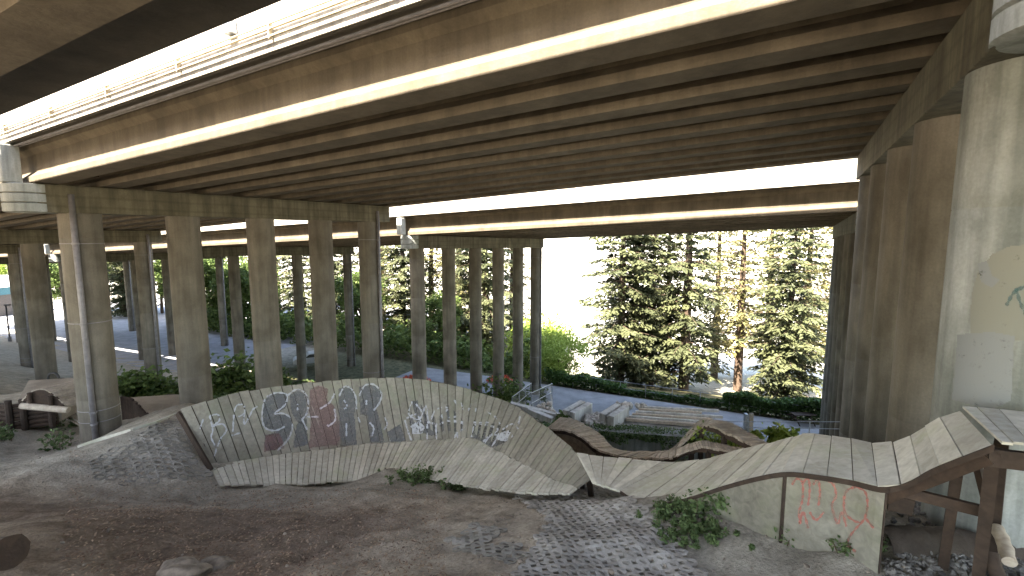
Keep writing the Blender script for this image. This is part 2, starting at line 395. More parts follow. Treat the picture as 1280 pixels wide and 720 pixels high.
# ------------------------------------------------------------------ bridges
GA, GB, GC = .054, .054, .041
def zA(u, n): return 1.9+GA*(u+7.9)
def zB(u, n): return 1.50+GB*(u+17)
def zC(u, n): return .14+GC*(u+17.5)-.022*(n-22.7)
def igirder(n, zf, u0, u1, h, w=.56, steps=1):
    pr = [(-w/2,0),(w/2,0),(w/2,.16),(.1,.32),(.1,h-.24),(w*.42,h-.12),(w*.42,h),(-w*.42,h),(-w*.42,h-.12),(-.1,h-.24),(-.1,.32),(-w/2,.16)]
    mb = MB(); us = [u0+(u1-u0)*i/steps for i in range(steps+1)]
    mb.extrude(pr, [(lambda a, b, u=u: UN(u, n+a, zf(u, n)+b)) for u in us], random.random())
    return mb
def deck(name, label, zf, ns, h, edge0, edge1, bar0, bar1, u0, u1):
    t = thing(name, label, "bridge deck", UN(-17, ns[len(ns)//2], zf(-17, ns[0])))
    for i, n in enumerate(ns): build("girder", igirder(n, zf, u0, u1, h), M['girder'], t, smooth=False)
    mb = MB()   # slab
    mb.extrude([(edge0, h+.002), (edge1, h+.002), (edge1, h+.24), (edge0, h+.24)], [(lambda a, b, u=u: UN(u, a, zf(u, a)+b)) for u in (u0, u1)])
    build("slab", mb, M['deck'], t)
    for e, bh, sgn in ((edge0, bar0, 1), (edge1, bar1, -1)):
        if bh <= 0: continue
        mb = MB()   # barrier hangs 12 cm below the slab top as an edge beam
        mb.extrude([(e-.03*sgn, h+.03), (e-.03*sgn, h+.24+bh), (e+.2*sgn, h+.24+bh), (e+.32*sgn, h+.244), (e-.002*sgn, h+.244), (e-.002*sgn, h+.03)],
                   [(lambda a, b, u=u: UN(u, a, zf(u, a)+b)) for u in (u0, u1)])
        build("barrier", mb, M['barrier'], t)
    for k in range(-4, 4):   # one cross wall through the girders at every bent
        uu = -17.75+20.4*k
        if uu < u0+1 or uu > u1-1: continue
        mb = MB(); na, nb = ns[0]+.05, ns[-1]-.05
        mb.hexa([UN(uu-.12,na,zf(uu,na)+.35),UN(uu+.12,na,zf(uu,na)+.35),UN(uu+.12,nb,zf(uu,nb)+.35),UN(uu-.12,nb,zf(uu,nb)+.35),
                 UN(uu-.12,na,zf(uu,na)+h-.01),UN(uu+.12,na,zf(uu,na)+h-.01),UN(uu+.12,nb,zf(uu,nb)+h-.01),UN(uu-.12,nb,zf(uu,nb)+h-.01)])
        build("diaphragm", mb, M['girder'], t)
    return t
nsB = [6.18+i*(19.02-6.18)/9 for i in range(10)]
nsC = [22.98+i*(40.7-22.98)/9 for i in range(10)]
nsA = [2.25-1.75*i for i in range(7)][::-1]
dB = deck("bridge_deck", "middle concrete bridge deck with many parallel girders and conduits on its sunlit edge", zB, nsB, 1.02, 5.6, 19.9, .95, 1.1, -100, 42)  # unseen far barrier raised so no sun strip reaches the path
dC = deck("bridge_deck", "lower farther bridge deck, its far edge framing the conifers", zC, nsC, 1.08, 22.38, 41.5, .95, .35, -110, 42)
dA = deck("bridge_deck", "dark nearest bridge deck overhead at the upper left corner", zA, nsA, .9, -9.6, 4.3, .6, 1.15, -100, 42)  # far barrier height shaped to block sun slipping under the middle deck
# conduits along the near edges of the middle deck
for off, dz, rr in ((-.07, .34, .022), (-.07, .42, .016), (-.07, .22, .022)):
    mb = MB(); n = 5.57+off
    mb.tube([UN(u, n, zB(u, n)+1.02+dz) for u in (-100, -60, -20, 20, 42)], rr, 8)
    c = build("conduit", mb, M['conduit'], dB, smooth=True)
mb = MB()
for dz, nn_, rr in ((-.06, 5.7, .03), (-.05, 5.8, .025)):
    mb.tube([UN(u, nn_, zB(u, nn_)+1.02+dz) for u in (-100, -60, -20, 20, 42)], rr, 8)
    build("conduit", mb, M['pipe'], dB, smooth=True); mb = MB()
for k in range(-24, 14):
    u = k*2.6+.7
    mb = MB(); mb.box(UN(u, 5.52, zB(u, 5.2)+1.02+.32), DH*.014, NH*.04, Vector((0,0,.13))); build("conduit_bracket", mb, M['conduit'], dB)
u = -8.1
mb = MB(); mb.box(UN(u, 5.5, zB(u, 5.17)+1.62), DH*.11, NH*.06, Vector((0,0,.11)))
build("junction_box", mb, M['steel'], dB, bevel=.01)

# bents: caps, columns, end blocks
CD = Vector((.526, .851, 0)).normalized()
B1 = Vector((-12.9, 14.0, 0)); SPB = Vector((18.35, -8.9, 0)); C1 = Vector((-6.0, 29.3, 0)); SPC = Vector((20.8, -10.0, 0))
def ncoord(p): return NH.dot(p)
def ucoord(p): return DH.dot(p)
def visible(p, rad=1.0):
    for z in (-12, -6, 0, 1):
        d = p.y*math.cos(PITCH)-z*math.sin(PITCH)
        if d > .5 and abs(FPX*p.x/d) < 640+FPX*rad/d+20: return True
    return False
ordn = ["first", "second", "third", "fourth", "fifth", "sixth"]
where = {('B',0): "of the near left row under the middle deck", ('B',1): "of the right-hand row under the middle deck", ('B',-1): "of the second row to the left under the middle deck",
         ('B',-2): "of the far left row under the middle deck", ('B',-3): "of the farthest left row under the middle deck",
         ('C',0): "of the centre row of six under the far deck", ('C',1): "of the right row under the far deck", ('C',-1): "of the left row under the far deck, seen between nearer columns",
         ('C',-2): "of the distant left row under the far deck", ('C',-3): "of the most distant left row under the far deck", ('B',2): "", ('C',2): ""}
capw = {0: "near left", 1: "right-hand", -1: "second left", -2: "far left", -3: "farthest left"}
def column(p, ztop, rad, label, pipe=None, kind=None):
    zb = HZ(p.x, p.y)
    c = thing("bridge_column", label, "column", (p.x, p.y, zb), "round concrete bridge columns")
    mb = MB(); n = 40; hs = [zb-1.2, ztop]
    zz = list(np.arange(zb-1.2, ztop-.3, 2.44))+[ztop]
    mb.cur = random.random()
    vs = []; fs = []
    for i, z in enumerate(zz):
        for (dz, rr) in (((0, rad),) if i in (0, len(zz)-1) else ((-.012, rad), (0, rad-.006), (.012, rad))):
            for k in range(n): a_ = 2*math.pi*k/n; vs.append((p.x+rr*math.cos(a_), p.y+rr*math.sin(a_), z+dz))
    rings = len(vs)//n
    for i in range(rings-1):
        for k in range(n): k2 = (k+1) % n; fs.append((i*n+k, i*n+k2, (i+1)*n+k2, (i+1)*n+k))
    mb.add(vs, fs); build("shaft", mb, M['pier' if label.startswith("huge") else 'conc'], c, smooth=True)  # nearest column: bluish skylight put into its paler concrete colour
    if pipe is not None:
        dvec = Vector((math.cos(pipe), math.sin(pipe), 0)); q = p+dvec*(rad+.085)
        mb = MB(); mb.tube([(q.x, q.y, zb-.2), (q.x, q.y, ztop+.5)], .075, 10); pp = build("drain_pipe", mb, M['pipe'], c, smooth=True)
        for z in (zb+.55, zb+.9, zb+3.6, ztop-.9):
            mb = MB(); mb.tube([(p.x, p.y, z-.012), (p.x, p.y, z+.012)], rad+.01, 32); build("clamp_band", mb, M['pipe'], pp)
            mb = MB(); mb.tube([(q.x, q.y, z-.03), (q.x, q.y, z+.03)], .095, 12); build("pipe_collar", mb, M['pipe'], pp)
    return c
cols = {}
for fam, base0, sp, ncol, step, zf, rad in (('B', B1, SPB, 5, 2.73, zB, .50), ('C', C1, SPC, 6, 3.1, zC, .46)):
    for k in range(-3, 2):
        o = base0+sp*k; pts = [o+CD*step*i for i in range(ncol)]
        if fam == 'B' and k == 1: pts = [Vector((5.45, 5.1, 0))+CD*step*i for i in range(ncol)]
        if not any(visible(q) for q in pts): continue
        # the cap beam
        a0 = pts[0]-CD*(1.0 if fam == 'B' else .55); a1 = pts[-1]+CD*(.95 if fam == 'B' else .6)
        hh = .78 if fam == 'B' else .82
        def zt(p): return zf(ucoord(p), ncoord(p))-.005
        th = thing("cap_beam", "board-marked concrete cap beam on the %s row of columns under the %s deck" % (capw[k], "middle" if fam == 'B' else "far"), "cap beam", (a0.x, a0.y, zt(a0)-hh), "concrete cap beams")
        mb = MB(); side = CD.cross(Vector((0,0,1)))*.52
        mb.hexa([Vector((q.x, q.y, z)) for z_, in ((0,),(1,)) for q, z in ((a0-side, zt(a0)-hh*(1-z_)), (a0+side, zt(a0)-hh*(1-z_)), (a1+side, zt(a1)-hh*(1-z_)), (a1-side, zt(a1)-hh*(1-z_)))])
        mb.cur = .5
        build("beam", mb, M['cap'], th, bevel=.02)
        # rounded end with grooves
        e = a0-CD*.02; mb = MB(); vs = []; fs = []; n = 28
        lev = []
        for j in range(3):
            zlo = -hh+j*hh/3; zhi = -hh+(j+1)*hh/3
            lev += [(zlo, .50), (zlo+.025, .56), (zhi-.025, .56), (zhi, .50)]
        for dz, rr in lev:
            for kk in range(n): a_ = 2*math.pi*kk/n; vs.append((e.x+rr*math.cos(a_), e.y+rr*math.sin(a_), zt(a0)+dz-.004))
        for i in range(len(lev)-1):
            for kk in range(n): k2 = (kk+1) % n; fs.append((i*n+kk, i*n+k2, (i+1)*n+k2, (i+1)*n+kk))
        fs.append(tuple(range(n-1,-1,-1))); fs.append(tuple((len(lev)-1)*n+kk for kk in range(n)))
        mb.add(vs, fs); build("rounded_end", mb, M['pier'], th, smooth=30)
        nn = 5.33 if fam == 'B' else 22.1
        uu = ucoord(a0); q = UN(uu, nn+.27-.0, 0)
        mb = MB(); zb0 = zf(uu, nn); mb.box(Vector((q.x, q.y, zb0+.5)), DH*.19, NH*.2, Vector((0,0,.5)))
        build("pedestal", mb, M['pier'], th, bevel=.03)
        for i, q in enumerate(pts):
            if not visible(q): continue
            pipe = None
            if fam == 'B' and i == 0 and k == 0: pipe = R(-62)
            if i == ncol-1 and k <= 0: pipe = R(-20)
            zt_ = zf(ucoord(q), ncoord(q))-hh+.02
            lab = "round concrete column, %s from the near end %s" % (ordn[i], where[(fam, k)])
            if fam == 'B' and k == 1 and i == 0: lab = "huge nearest concrete column at the right edge with tan and pale grey paint patches"
            if fam == 'B' and k == 0 and i == 0: lab = "thick near left concrete column with dark drain pipe, standing beside the dirt bank"
            cols[(fam, k, i)] = column(q, zt_, rad, lab, pipe)
# smaller square cap steps on the nearest right column
exec_after = []

# ------------------------------------------------------------------ ribbons of planks
def catmull(pts, m):
    P_ = [Vector(p) for p in pts]; n = len(P_); out = []
    # chord length along list
    L = [0]
    for i in range(1, n): L.append(L[-1]+max((P_[i]-P_[i-1]).length, 1e-4))
    for j in range(m+1):
        s = L[-1]*j/m; i = max(k for k in range(n) if L[k] <= s+1e-9); i = min(i, n-2)
        t = (s-L[i])/(L[i+1]-L[i]); p0 = P_[max(i-1, 0)]; p1 = P_[i]; p2 = P_[i+1]; p3 = P_[min(i+2, n-1)]
        out.append(.5*((2*p1)+(-p0+p2)*t+(2*p0-5*p1+4*p2-p3)*t*t+(-p0+3*p1-3*p2+p3)*t**3))
    return out
def resample(A, B, m):   # paired edges resampled by common parameter
    n = len(A); mid = [(Vector(a)+Vector(b))/2 for a, b in zip(A, B)]
    L = [0]
    for i in range(1, n): L.append(L[-1]+(mid[i]-mid[i-1]).length)
    def ev(Q, s):
        i = min(max(k for k in range(n) if L[k] <= s+1e-9), n-2); t = (s-L[i])/max(L[i+1]-L[i], 1e-5)
        p0, p1, p2, p3 = Q[max(i-1,0)], Q[i], Q[i+1], Q[min(i+2,n-1)]
        return .5*((2*p1)+(-p0+p2)*t+(2*p0-5*p1+4*p2-p3)*t*t+(-p0+3*p1-3*p2+p3)*t**3)
    ss = [L[-1]*j/m for j in range(m+1)]
    return [ev(A, s) for s in ss], [ev(B, s) for s in ss]
def planks(A, B, m, thick=.035, gap=.07, sub=2, bow=0, jit=.006, rag=.0, flip=False):
    A = [Vector(a) for a in A]; B = [Vector(b) for b in B]
    a, b = resample(A, B, m*2); mb = MB()
    for i in range(m):
        a0, a1, a2 = a[2*i], a[2*i+1], a[2*i+2]; b0, b1, b2 = b[2*i], b[2*i+1], b[2*i+2]
        nrm = (a2-a0).cross(b1-a1)
        if nrm.length < 1e-7: continue
        nrm.normalize()
        if flip: nrm = -nrm
        g = gap/2; ra = random.uniform(-rag, rag); rb = random.uniform(-rag, rag); dz = nrm*random.uniform(-jit, jit)
        v = b1-a1; v.normalize()
        A0 = a0.lerp(a2, g)+v*ra+dz; A2 = a0.lerp(a2, 1-g)+v*ra+dz; B0 = b0.lerp(b2, g)+v*rb+dz; B2 = b0.lerp(b2, 1-g)+v*rb+dz
        T = nrm*thick
        mb.hexa([A0-T, A2-T, B2-T, B0-T, A0, A2, B2, B0], random.random())
    return mb

# --- wall ride
rim = [(225,512,10.8),(262,500,11.2),(300,490,11.7),(350,483,12.3),(400,477,12.8),(440,474,13),(480,472,13.1),(520,474,13.1),(560,480,12.9),(600,491,12.5),(640,505,11.8),(680,532,10.4),(703,550,9.5),(720,566,8.7),(729,580,8.2),(738,598,7.7)]
foot = [(262,582,10.6),(290,578,10.95),(330,571,11.4),(375,565,11.95),(420,560,12.3),(455,555,12.5),(495,553,12.6),(530,550,12.5),(562,549,12.2),(590,548,11.6),(615,560,10.8),(650,578,9.6),(675,590,8.9),(692,600,8.3),(707,604,7.95),(722,609,7.5)]
inner = [(275,607,10.0),(300,606,10.2),(335,606,10.45),(372,605,10.65),(415,602,10.8),(445,600,10.9),(475,600,10.9),(500,598,10.7),(528,598,10.3),(550,600,9.9),(580,606,9.3),(620,612,8.7),(650,615,8.15),(683,616,7.75),(698,616,7.55),(712,616,7.35)]
rimP = [P(*q) for q in rim]; footP = [P(*q) for q in foot]; innP = [P(*q) for q in inner]
wr = thing("wall_ride", "curved banked plank wall with bubble-letter graffiti in front of the columns", "wall ride", footP[6])
NPL = 62
wallmb = planks(rimP, footP, 52, .035, .085, rag=.015, jit=.003, flip=True)
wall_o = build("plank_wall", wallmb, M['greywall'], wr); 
floormb = planks([p+(Vector((0,0,.004))) for p in footP], innP, NPL+14, .035, .11, rag=.03, jit=.004, flip=True)
build("plank_floor", floormb, M['grey'], wr)
def seam_shade_sheet(A, B, m, off):
    a_, b2 = resample(A, B, m); mb = MB(); n_ = len(a_)
    nr = [((a_[min(i+1,m)]-a_[max(i-1,0)]).cross(b2[i]-a_[i])).normalized() for i in range(n_)]
    for i in range(m):
        o0, o1 = nr[i]*off, nr[i+1]*off; k0, k1 = nr[i]*(off+.012), nr[i+1]*(off+.012)
        mb.hexa([a_[i]-k0, a_[i+1]-k1, b2[i+1]-k1, b2[i]-k0, a_[i]-o0, a_[i+1]-o1, b2[i+1]-o1, b2[i]-o0], .5)
    return mb
build("seam_shade_sheet", seam_shade_sheet(rimP[:-1], footP[:-1], 40, -.045), M['brown'], wr)  # dark sheet added behind the boards so the seams read as shaded
rr_, ff_ = resample(rimP, footP, 20)
for i in range(0, 21):
    top = rr_[i]+Vector((.0,.12,-.10)); bot = Vector((top.x+.15, top.y+.45, HZ(top.x+.15, top.y+.45)-.2))
    mb = MB(); mb.beam(top, bot, .09, .09); build("support_post", mb, M['brown'], wr)
r2, _ = resample(rimP, footP, 40)
mb = MB(); mb.extrude([(.05,-.16),(.10,-.16),(.10,-.03),(.05,-.03)], [(lambda a_, b__, p=p: Vector((p.x, p.y+a_, p.z+b__))) for p in r2])
build("top_rail", mb, M['brown'], wr)
wallsm = MB(); a_, b2 = resample(rimP, footP, 80)
for i in range(80):
    for j in range(4): wallsm.quadface(*[p.lerp(q, t) for p, q, t in ((a_[i],b2[i],j/4),(a_[i+1],b2[i+1],j/4),(a_[i+1],b2[i+1],(j+1)/4),(a_[i],b2[i],(j+1)/4))])
wall_sm = BVHTree.FromPolygons([Vector(v) for v in wallsm.v], wallsm.f)
wall_bvh = BVHTree.FromPolygons([Vector(v) for v in wallmb.v], wallmb.f)

def proj_hit(bvh, px, py):
    r = ray(px, py).normalized(); h, n_, _, _ = bvh.ray_cast(Vector((0,0,0)), r)
    return (h, r) if h is not None else (None, r)
def paint_quad(mb, bvh, q, lift):
    pts = []
    if bvh is wall_bvh:      # leave the seams between the boards unpainted
        mx_, my_ = sum(a[0] for a in q)/4, sum(a[1] for a in q)/4
        h, r = proj_hit(wall_bvh, mx_, my_); h2, r2_ = proj_hit(wall_sm, mx_, my_)
        if h is None or h2 is None or abs(h.length-h2.length) > .02: return
        bvh = wall_sm; lift += .006
    for x, y in q:
        h, r = proj_hit(bvh, x, y)
        if h is None: return
        pts.append(h-r*lift)
    ds = [p.length for p in pts]
    if max(ds)-min(ds) > .12: return
    mb.quadface(*pts)
def strokes(mb, bvh, lines, wd, lift):
    for ln in lines:
        pl = catmull([Vector((x, y, 0)) for x, y in ln], max(6, int(len(ln)*7))) if len(ln) > 2 else [Vector((*ln[0],0)).lerp(Vector((*ln[1],0)), i/8) for i in range(9)]
        for i in range(len(pl)-1):
            d = (pl[i+1]-pl[i]);
            if d.length < 1e-6: continue
            d.normalize(); nx = Vector((-d.y, d.x, 0))*wd*(.5+.18*math.sin(i*1.3))
            a_, b2 = pl[i]-d*.1, pl[i+1]+d*.1
            paint_quad(mb, bvh, [(a_.x-nx.x, a_.y-nx.y), (b2.x-nx.x, b2.y-nx.y), (b2.x+nx.x, b2.y+nx.y), (a_.x+nx.x, a_.y+nx.y)], lift)
def inside(x, y, poly):
    c = False; j = len(poly)-1
    for i in range(len(poly)):
        xi, yi = poly[i]; xj, yj = poly[j]
        if (yi > y) != (yj > y) and x < (xj-xi)*(y-yi)/(yj-yi)+xi: c = not c
        j = i
    return c
def fill(mb, bvh, poly, lift, s=1.1, hole=None):
    xs_ = [p[0] for p in poly]; ys_ = [p[1] for p in poly]; y = min(ys_)
    while y < max(ys_):
        x = min(xs_)
        while x < max(xs_):
            if inside(x+s/2, y+s/2, poly) and not (hole and inside(x+s/2, y+s/2, hole)):
                paint_quad(mb, bvh, [(x,y),(x+s,y),(x+s,y+s),(x,y+s)], lift)
            x += s
        y += s
gd = MB(); fill(gd, wall_bvh, [(331,500),(338,493),(352,490),(360,494),(357,510),(345,517),(362,520),(366,532),(360,548),(345,562),(332,563),(331,545),(345,540),(330,533),(328,515)], .004); build("charcoal_graffiti", gd, M['pdark'], wall_o)
gd = MB(); fill(gd, wall_bvh, [(362,494),(372,487),(380,492),(384,505),(383,520),(377,530),(372,528),(364,515)], .004); build("charcoal_graffiti", gd, M['pdark'], wall_o)
gd = MB(); fill(gd, wall_bvh, [(371,530),(383,522),(385,556),(366,560)], .004); build("charcoal_graffiti", gd, M['pdark'], wall_o)
gd = MB(); fill(gd, wall_bvh, [(423,486),(432,483),(441,487),(445,500),(443,520),(446,556),(425,558),(424,520)], .004); build("charcoal_graffiti", gd, M['pdark'], wall_o)
gd = MB(); fill(gd, wall_bvh, [(449,484),(458,480),(470,483),(478,495),(470,510),(476,530),(480,552),(462,553),(460,520),(450,518)], .004); build("charcoal_graffiti", gd, M['pdark'], wall_o)
gd = MB(); fill(gd, wall_bvh, [(514,502),(523,500),(535,522),(550,520),(560,505),(575,522),(583,530),(575,540),(556,538),(540,545),(525,540),(512,530)], .004); build("charcoal_graffiti", gd, M['pdark'], wall_o)
gd = MB(); fill(gd, wall_bvh, [(590,525),(620,530),(640,540),(633,552),(610,562),(598,558),(588,545)], .004); build("charcoal_graffiti", gd, M['pdark'], wall_o)
gd = MB(); fill(gd, wall_bvh, [(484,540),(500,530),(508,552),(490,556)], .004); build("charcoal_graffiti", gd, M['pdark'], wall_o)
gr = MB()
fill(gr, wall_bvh, [(387,487),(398,482),(410,486),(409,500),(418,508),(424,530),(424,556),(386,560),(388,530)], .004)
build("red_graffiti", gr, M['pred'], wall_o); gr = MB()
fill(gr, wall_bvh, [(331,543),(350,542),(356,560),(330,565)], .006)
build("red_graffiti", gr, M['pred'], wall_o)
gw = MB()
strokes(gw, wall_bvh, [
 [(331,499),(328,512),(328,526),(333,536),(345,538),(356,533)], [(333,496),(345,491),(358,493),(358,503),(352,510),(343,517),(355,517),(364,524),(365,538),(358,552),(347,563)],
 [(360,494),(370,487),(380,490),(385,500),(384,515),(378,524)], [(372,505),(372,513)], [(384,521),(398,521)], [(377,523),(384,537)], [(400,511),(412,503),(418,492)],
 [(418,511),(419,525),(410,533)], [(409,531),(411,533)], [(424,495),(431,483),(440,487),(445,498),(446,515),(450,528)], [(430,500),(434,508),(430,511)], [(433,529),(433,545)], [(458,500),(458,506)],
 [(449,495),(456,482),(468,481),(477,492),(474,504),(467,513)], [(462,528),(467,535),(465,545)], [(480,520),(484,530),(480,537)],
 [(262,520),(266,537),(264,547),(270,560),(268,570)], [(262,520),(272,518),(274,526),(264,533)], [(266,533),(278,530),(283,538),(276,548),(272,558)], [(291,540),(294,510),(304,506),(306,516),(298,521)], [(306,510),(305,530),(312,520),(316,512),(322,508)], [(250,536),(254,524)], [(288,545),(300,541)],
 [(515,502),(511,518),(524,524),(533,507),(536,528),(545,512),(560,510),(552,520),(558,525)], [(506,525),(512,545),(516,553)], [(508,523),(520,518),(526,527)], [(534,530),(534,552)], [(545,531),(546,549),(552,553)], [(534,528),(550,530),(556,525)], [(558,526),(575,528),(581,534),(570,543),(566,558)], [(563,525),(580,528)], [(568,500),(575,518),(560,522)], [(571,540),(573,555)],
 [(590,560),(590,540),(597,530),(622,536),(613,545),(607,552),(604,566)], [(588,528),(612,528)], [(604,552),(612,545),(622,545),(612,562)], [(608,515),(618,520),(625,530)], [(628,537),(640,530),(648,536)], [(595,510),(592,522)], [(650,520),(648,530)],
 [(575,500),(582,515),(590,505)], [(520,505),(528,515)]], 1.9, .007)
build("white_graffiti", gw, M['pwhite'], wall_o)
gw = MB()
fill(gw, wall_bvh, [(513,532),(524,526),(531,534),(527,543),(516,543)], .008); build("white_graffiti", gw, M['pwhite'], wall_o); gw = MB(); fill(gw, wall_bvh, [(622,542),(636,538),(642,545),(632,552),(622,550)], .008)
build("white_graffiti", gw, M['pwhite'], wall_o)

# --- connecting flat deck + right-hand ramp (one wooden structure)
rp = thing("plank_ramp", "long mossy grey plank ramp climbing to the right over a plywood box", "wooden ramp", P(1000,640,5.0))
fl = [(721,566,8.5),(750,570,8.4),(785,573,8.3),(815,576,8.1),(845,578,7.9)]
nl = [(741,603,7.5),(750,605,7.4),(759,608,7.3),(767,611,7.25),(775,613,7.2)]
build("linking_deck", planks([P(*q) for q in fl], [P(*q) for q in nl], 7, .04, .05, rag=.01, flip=True), M['grey'], rp)
farE = [(845,578,7.9),(884,573,7.6),(921,563,7.2),(963,553,6.7),(990,546,6.3),(1007,541,6.05),(1032,544,5.8),(1060,548,5.6),(1095,555,5.35),(1122,550,5.15),(1147,538,4.95),(1170,523,4.75),(1200,513,4.55)]
nearE = [(775,613,7.2),(808,631,6.6),(850,624,6.25),(905,607,5.75),(950,595,5.3),(985,590,5.05),(1023,594,4.8),(1062,600,4.6),(1103,609,4.3),(1133,603,4.15),(1162,587,4.0),(1196,573,3.8),(1240,556,3.63)]
FE = [P(*q) for q in farE]; NE = [P(*q) for q in nearE]
rampmb = planks(FE, NE, 21, .022, .045, rag=.012, flip=True, jit=.008)
build("plank_deck", rampmb, M['grey'], rp)
t1 = [P(1203,507,4.52), P(1300,517,4.25), P(1420,530,4.0)]; t2 = [P(1252,551,3.6), P(1330,560,3.45), P(1450,575,3.2)]
build("upper_deck", planks(t1, t2, 8, .022, .05, rag=.01, flip=True), M['grey'], rp)
# ply side panels under the near edge
def gz(p, dz=-.15): return Vector((p.x, p.y, HZ(p.x, p.y)+dz))
nearS, farS = resample(NE, FE, 60)
mb = MB(); mb.extrude([(-.02,-.05),(-.006,-.05),(-.006,.006),(-.02,.006)], [(lambda a_, b__, p=p: Vector((p.x, p.y+a_, p.z+b__))) for p in nearS])
build("dark_rim_strip", mb, M['brown'], rp)  # dark strip added in front of the plank ends to hide their skylit rim
def panel(i0, i1, inset=.03, step=1, zb=None):
    mb = MB(); mb.cur = random.random()
    for i in range(i0, i1, step):
        a_ = nearS[i]+Vector((0,inset,-.05)); c_ = nearS[min(i+step, i1)]+Vector((0,inset,-.05)); b0, b1 = gz(a_), gz(c_)
        t_ = Vector((.0,.02,0))
        mb.hexa([b0, b1, b1+t_, b0+t_, a_, c_, c_+t_, a_+t_])
    return mb
idx = lambda X: min(range(61), key=lambda i: abs(nearS[i].x-X))
iL = idx(P(860,622,6.1).x); iM = idx(P(985,590,5.05).x); iR = idx(P(1108,609,4.29).x)
pl_o = build("side_panel", panel(iL, iM), M['ply'], rp); pl_o['label'] = "plain mossy plywood side panel"
pm = panel(iM, iR, .03); pr_o = build("side_panel", pm, M['ply'], rp); pr_o['label'] = "plywood side panel with red graffiti"
mb = MB(); e0 = nearS[iR]+Vector((.005,.03,-.05)); e1 = farS[iR]+Vector((.005,-.03,-.05)); mb.hexa([gz(e0), gz(e0)+Vector((.02,0,0)), gz(e1)+Vector((.02,0,0)), gz(e1), e0, e0+Vector((.02,0,0)), e1+Vector((.02,0,0)), e1])
build("end_panel", mb, M['brown'], rp)
mb = MB(); p_ = nearS[iM]+Vector((0,.015,-.06)); mb.beam(gz(p_), p_, .035, .02); build("panel_seam", mb, M['brown'], rp)
pbvh = BVHTree.FromPolygons([Vector(v) for v in pm.v], pm.f)
gm = MB()
strokes(gm, pbvh, [[(990,606),(996,598),(1003,604),(1003,625),(999,640),(1000,655)], [(1003,604),(1010,598),(1012,612),(1010,632)], [(1016,606),(1022,599),(1025,615),(1023,632)], [(1032,600),(1042,606),(1045,620),(1040,632),(1046,655)],
  [(1055,625),(1058,614),(1070,609),(1082,616),(1084,635),(1078,652),(1066,650),(1056,640),(1055,625)], [(1078,652),(1064,668),(1060,680),(1070,690)], [(1082,648),(1092,660)], [(1000,655),(1004,640),(1010,660)], [(1012,640),(1020,650),(1030,640)],[(1048,655),(1052,640),(1058,658)]], 2.6, .004)
build("red_graffiti", gm, M['pbright'], pr_o)
# timber trestle
mb = MB()
s0 = P(1104,616,4.38); s1 = P(1236,561,3.72)
mb.beam(s0+Vector((0,0,-.06)), s1+Vector((0,0,-.07)), .04, .12); build("stringer", mb, M['rust'], rp)
mb = MB(); mb.beam(s1+Vector((.0,0,-.07)), P(1480,600,3.2), .05, .15); build("stringer", mb, M['brown'], rp)
mb = MB(); q0 = P(1112,556,5.15)+Vector((0,-.06,-.14)); q1 = P(1198,516,4.5)+Vector((0,-.06,-.15)); mb.beam(q0, q1, .04, .10); build("stringer", mb, M['brown'], rp)
for a_, b2, w_ in (((1242,562,3.72),(1224,712,4.05),.09), ((1252,552,4.2),(1240,690,4.6),.1)):
    mb = MB(); A_ = P(*a_); B_ = P(*b2); mb.beam(A_, gz(B_), w_, .09); build("post", mb, M['brown'], rp)
mb = MB(); A_ = P(1196,592,4.05); B_ = P(1182,672,4.4); mb.beam(A_, gz(B_), .08, .07); build("post", mb, M['brown'], rp)
mb = MB(); mb.beam(P(1120,612,4.3), P(1232,640,3.95), .05, .1); build("cross_brace", mb, M['rust'], rp)
mb = MB(); mb.beam(P(1221,580,3.9), P(1233,628,4.02), .05, .05); build("cross_brace", mb, M['rust'], rp)
mb = MB(); mb.beam(P(1128,622,4.4), P(1124,640,4.45), .2, .03); build("gusset", mb, M['brown'], rp)

# wavy ladder bridges
def wavy(label, far, near, m, posts, dark=None):
    A_ = [P(*q) for q in far]; B_ = [P(*q) for q in near]
    t = thing("ladder_bridge", label, "wooden bridge", gz(B_[len(B_)//2], 0), "narrow rolling ladder bridges")
    build("slat_deck", planks(A_, B_, m, .04, .12, rag=.015, flip=True, jit=.01), M['slat'], t)
    a2, b2 = resample(A_, B_, 30)
    for E_, off in ((b2, .07), (a2, -.07)):
        mb = MB(); mb.extrude([(-.02,-.14),(.02,-.14),(.02,-.045),(-.02,-.045)], [(lambda a_, b__, p=p, off=off: Vector((p.x, p.y+off+a_, p.z+b__))) for p in E_])
        build("stringer", mb, M['rust'], t)
    for k in posts:
        mb = MB(); q = b2[k]+Vector((0,.1,-.1)); mb.beam(q, gz(q, -.3), .08, .08)
        build("post", mb, M['brown'], t)
    if dark:
        mb = MB(); i0, i1 = dark
        for i in range(i0, i1):
            p, q = b2[i]+Vector((0,.12,-.05)), b2[i+1]+Vector((0,.12,-.05))
            mb.hexa([gz(p), gz(q), gz(q)+Vector((0,.03,0)), gz(p)+Vector((0,.03,0)), p, q, q+Vector((0,.03,0)), p+Vector((0,.03,0))])
        build("side_sheet", mb, M['dirtwood'], t)
    return t
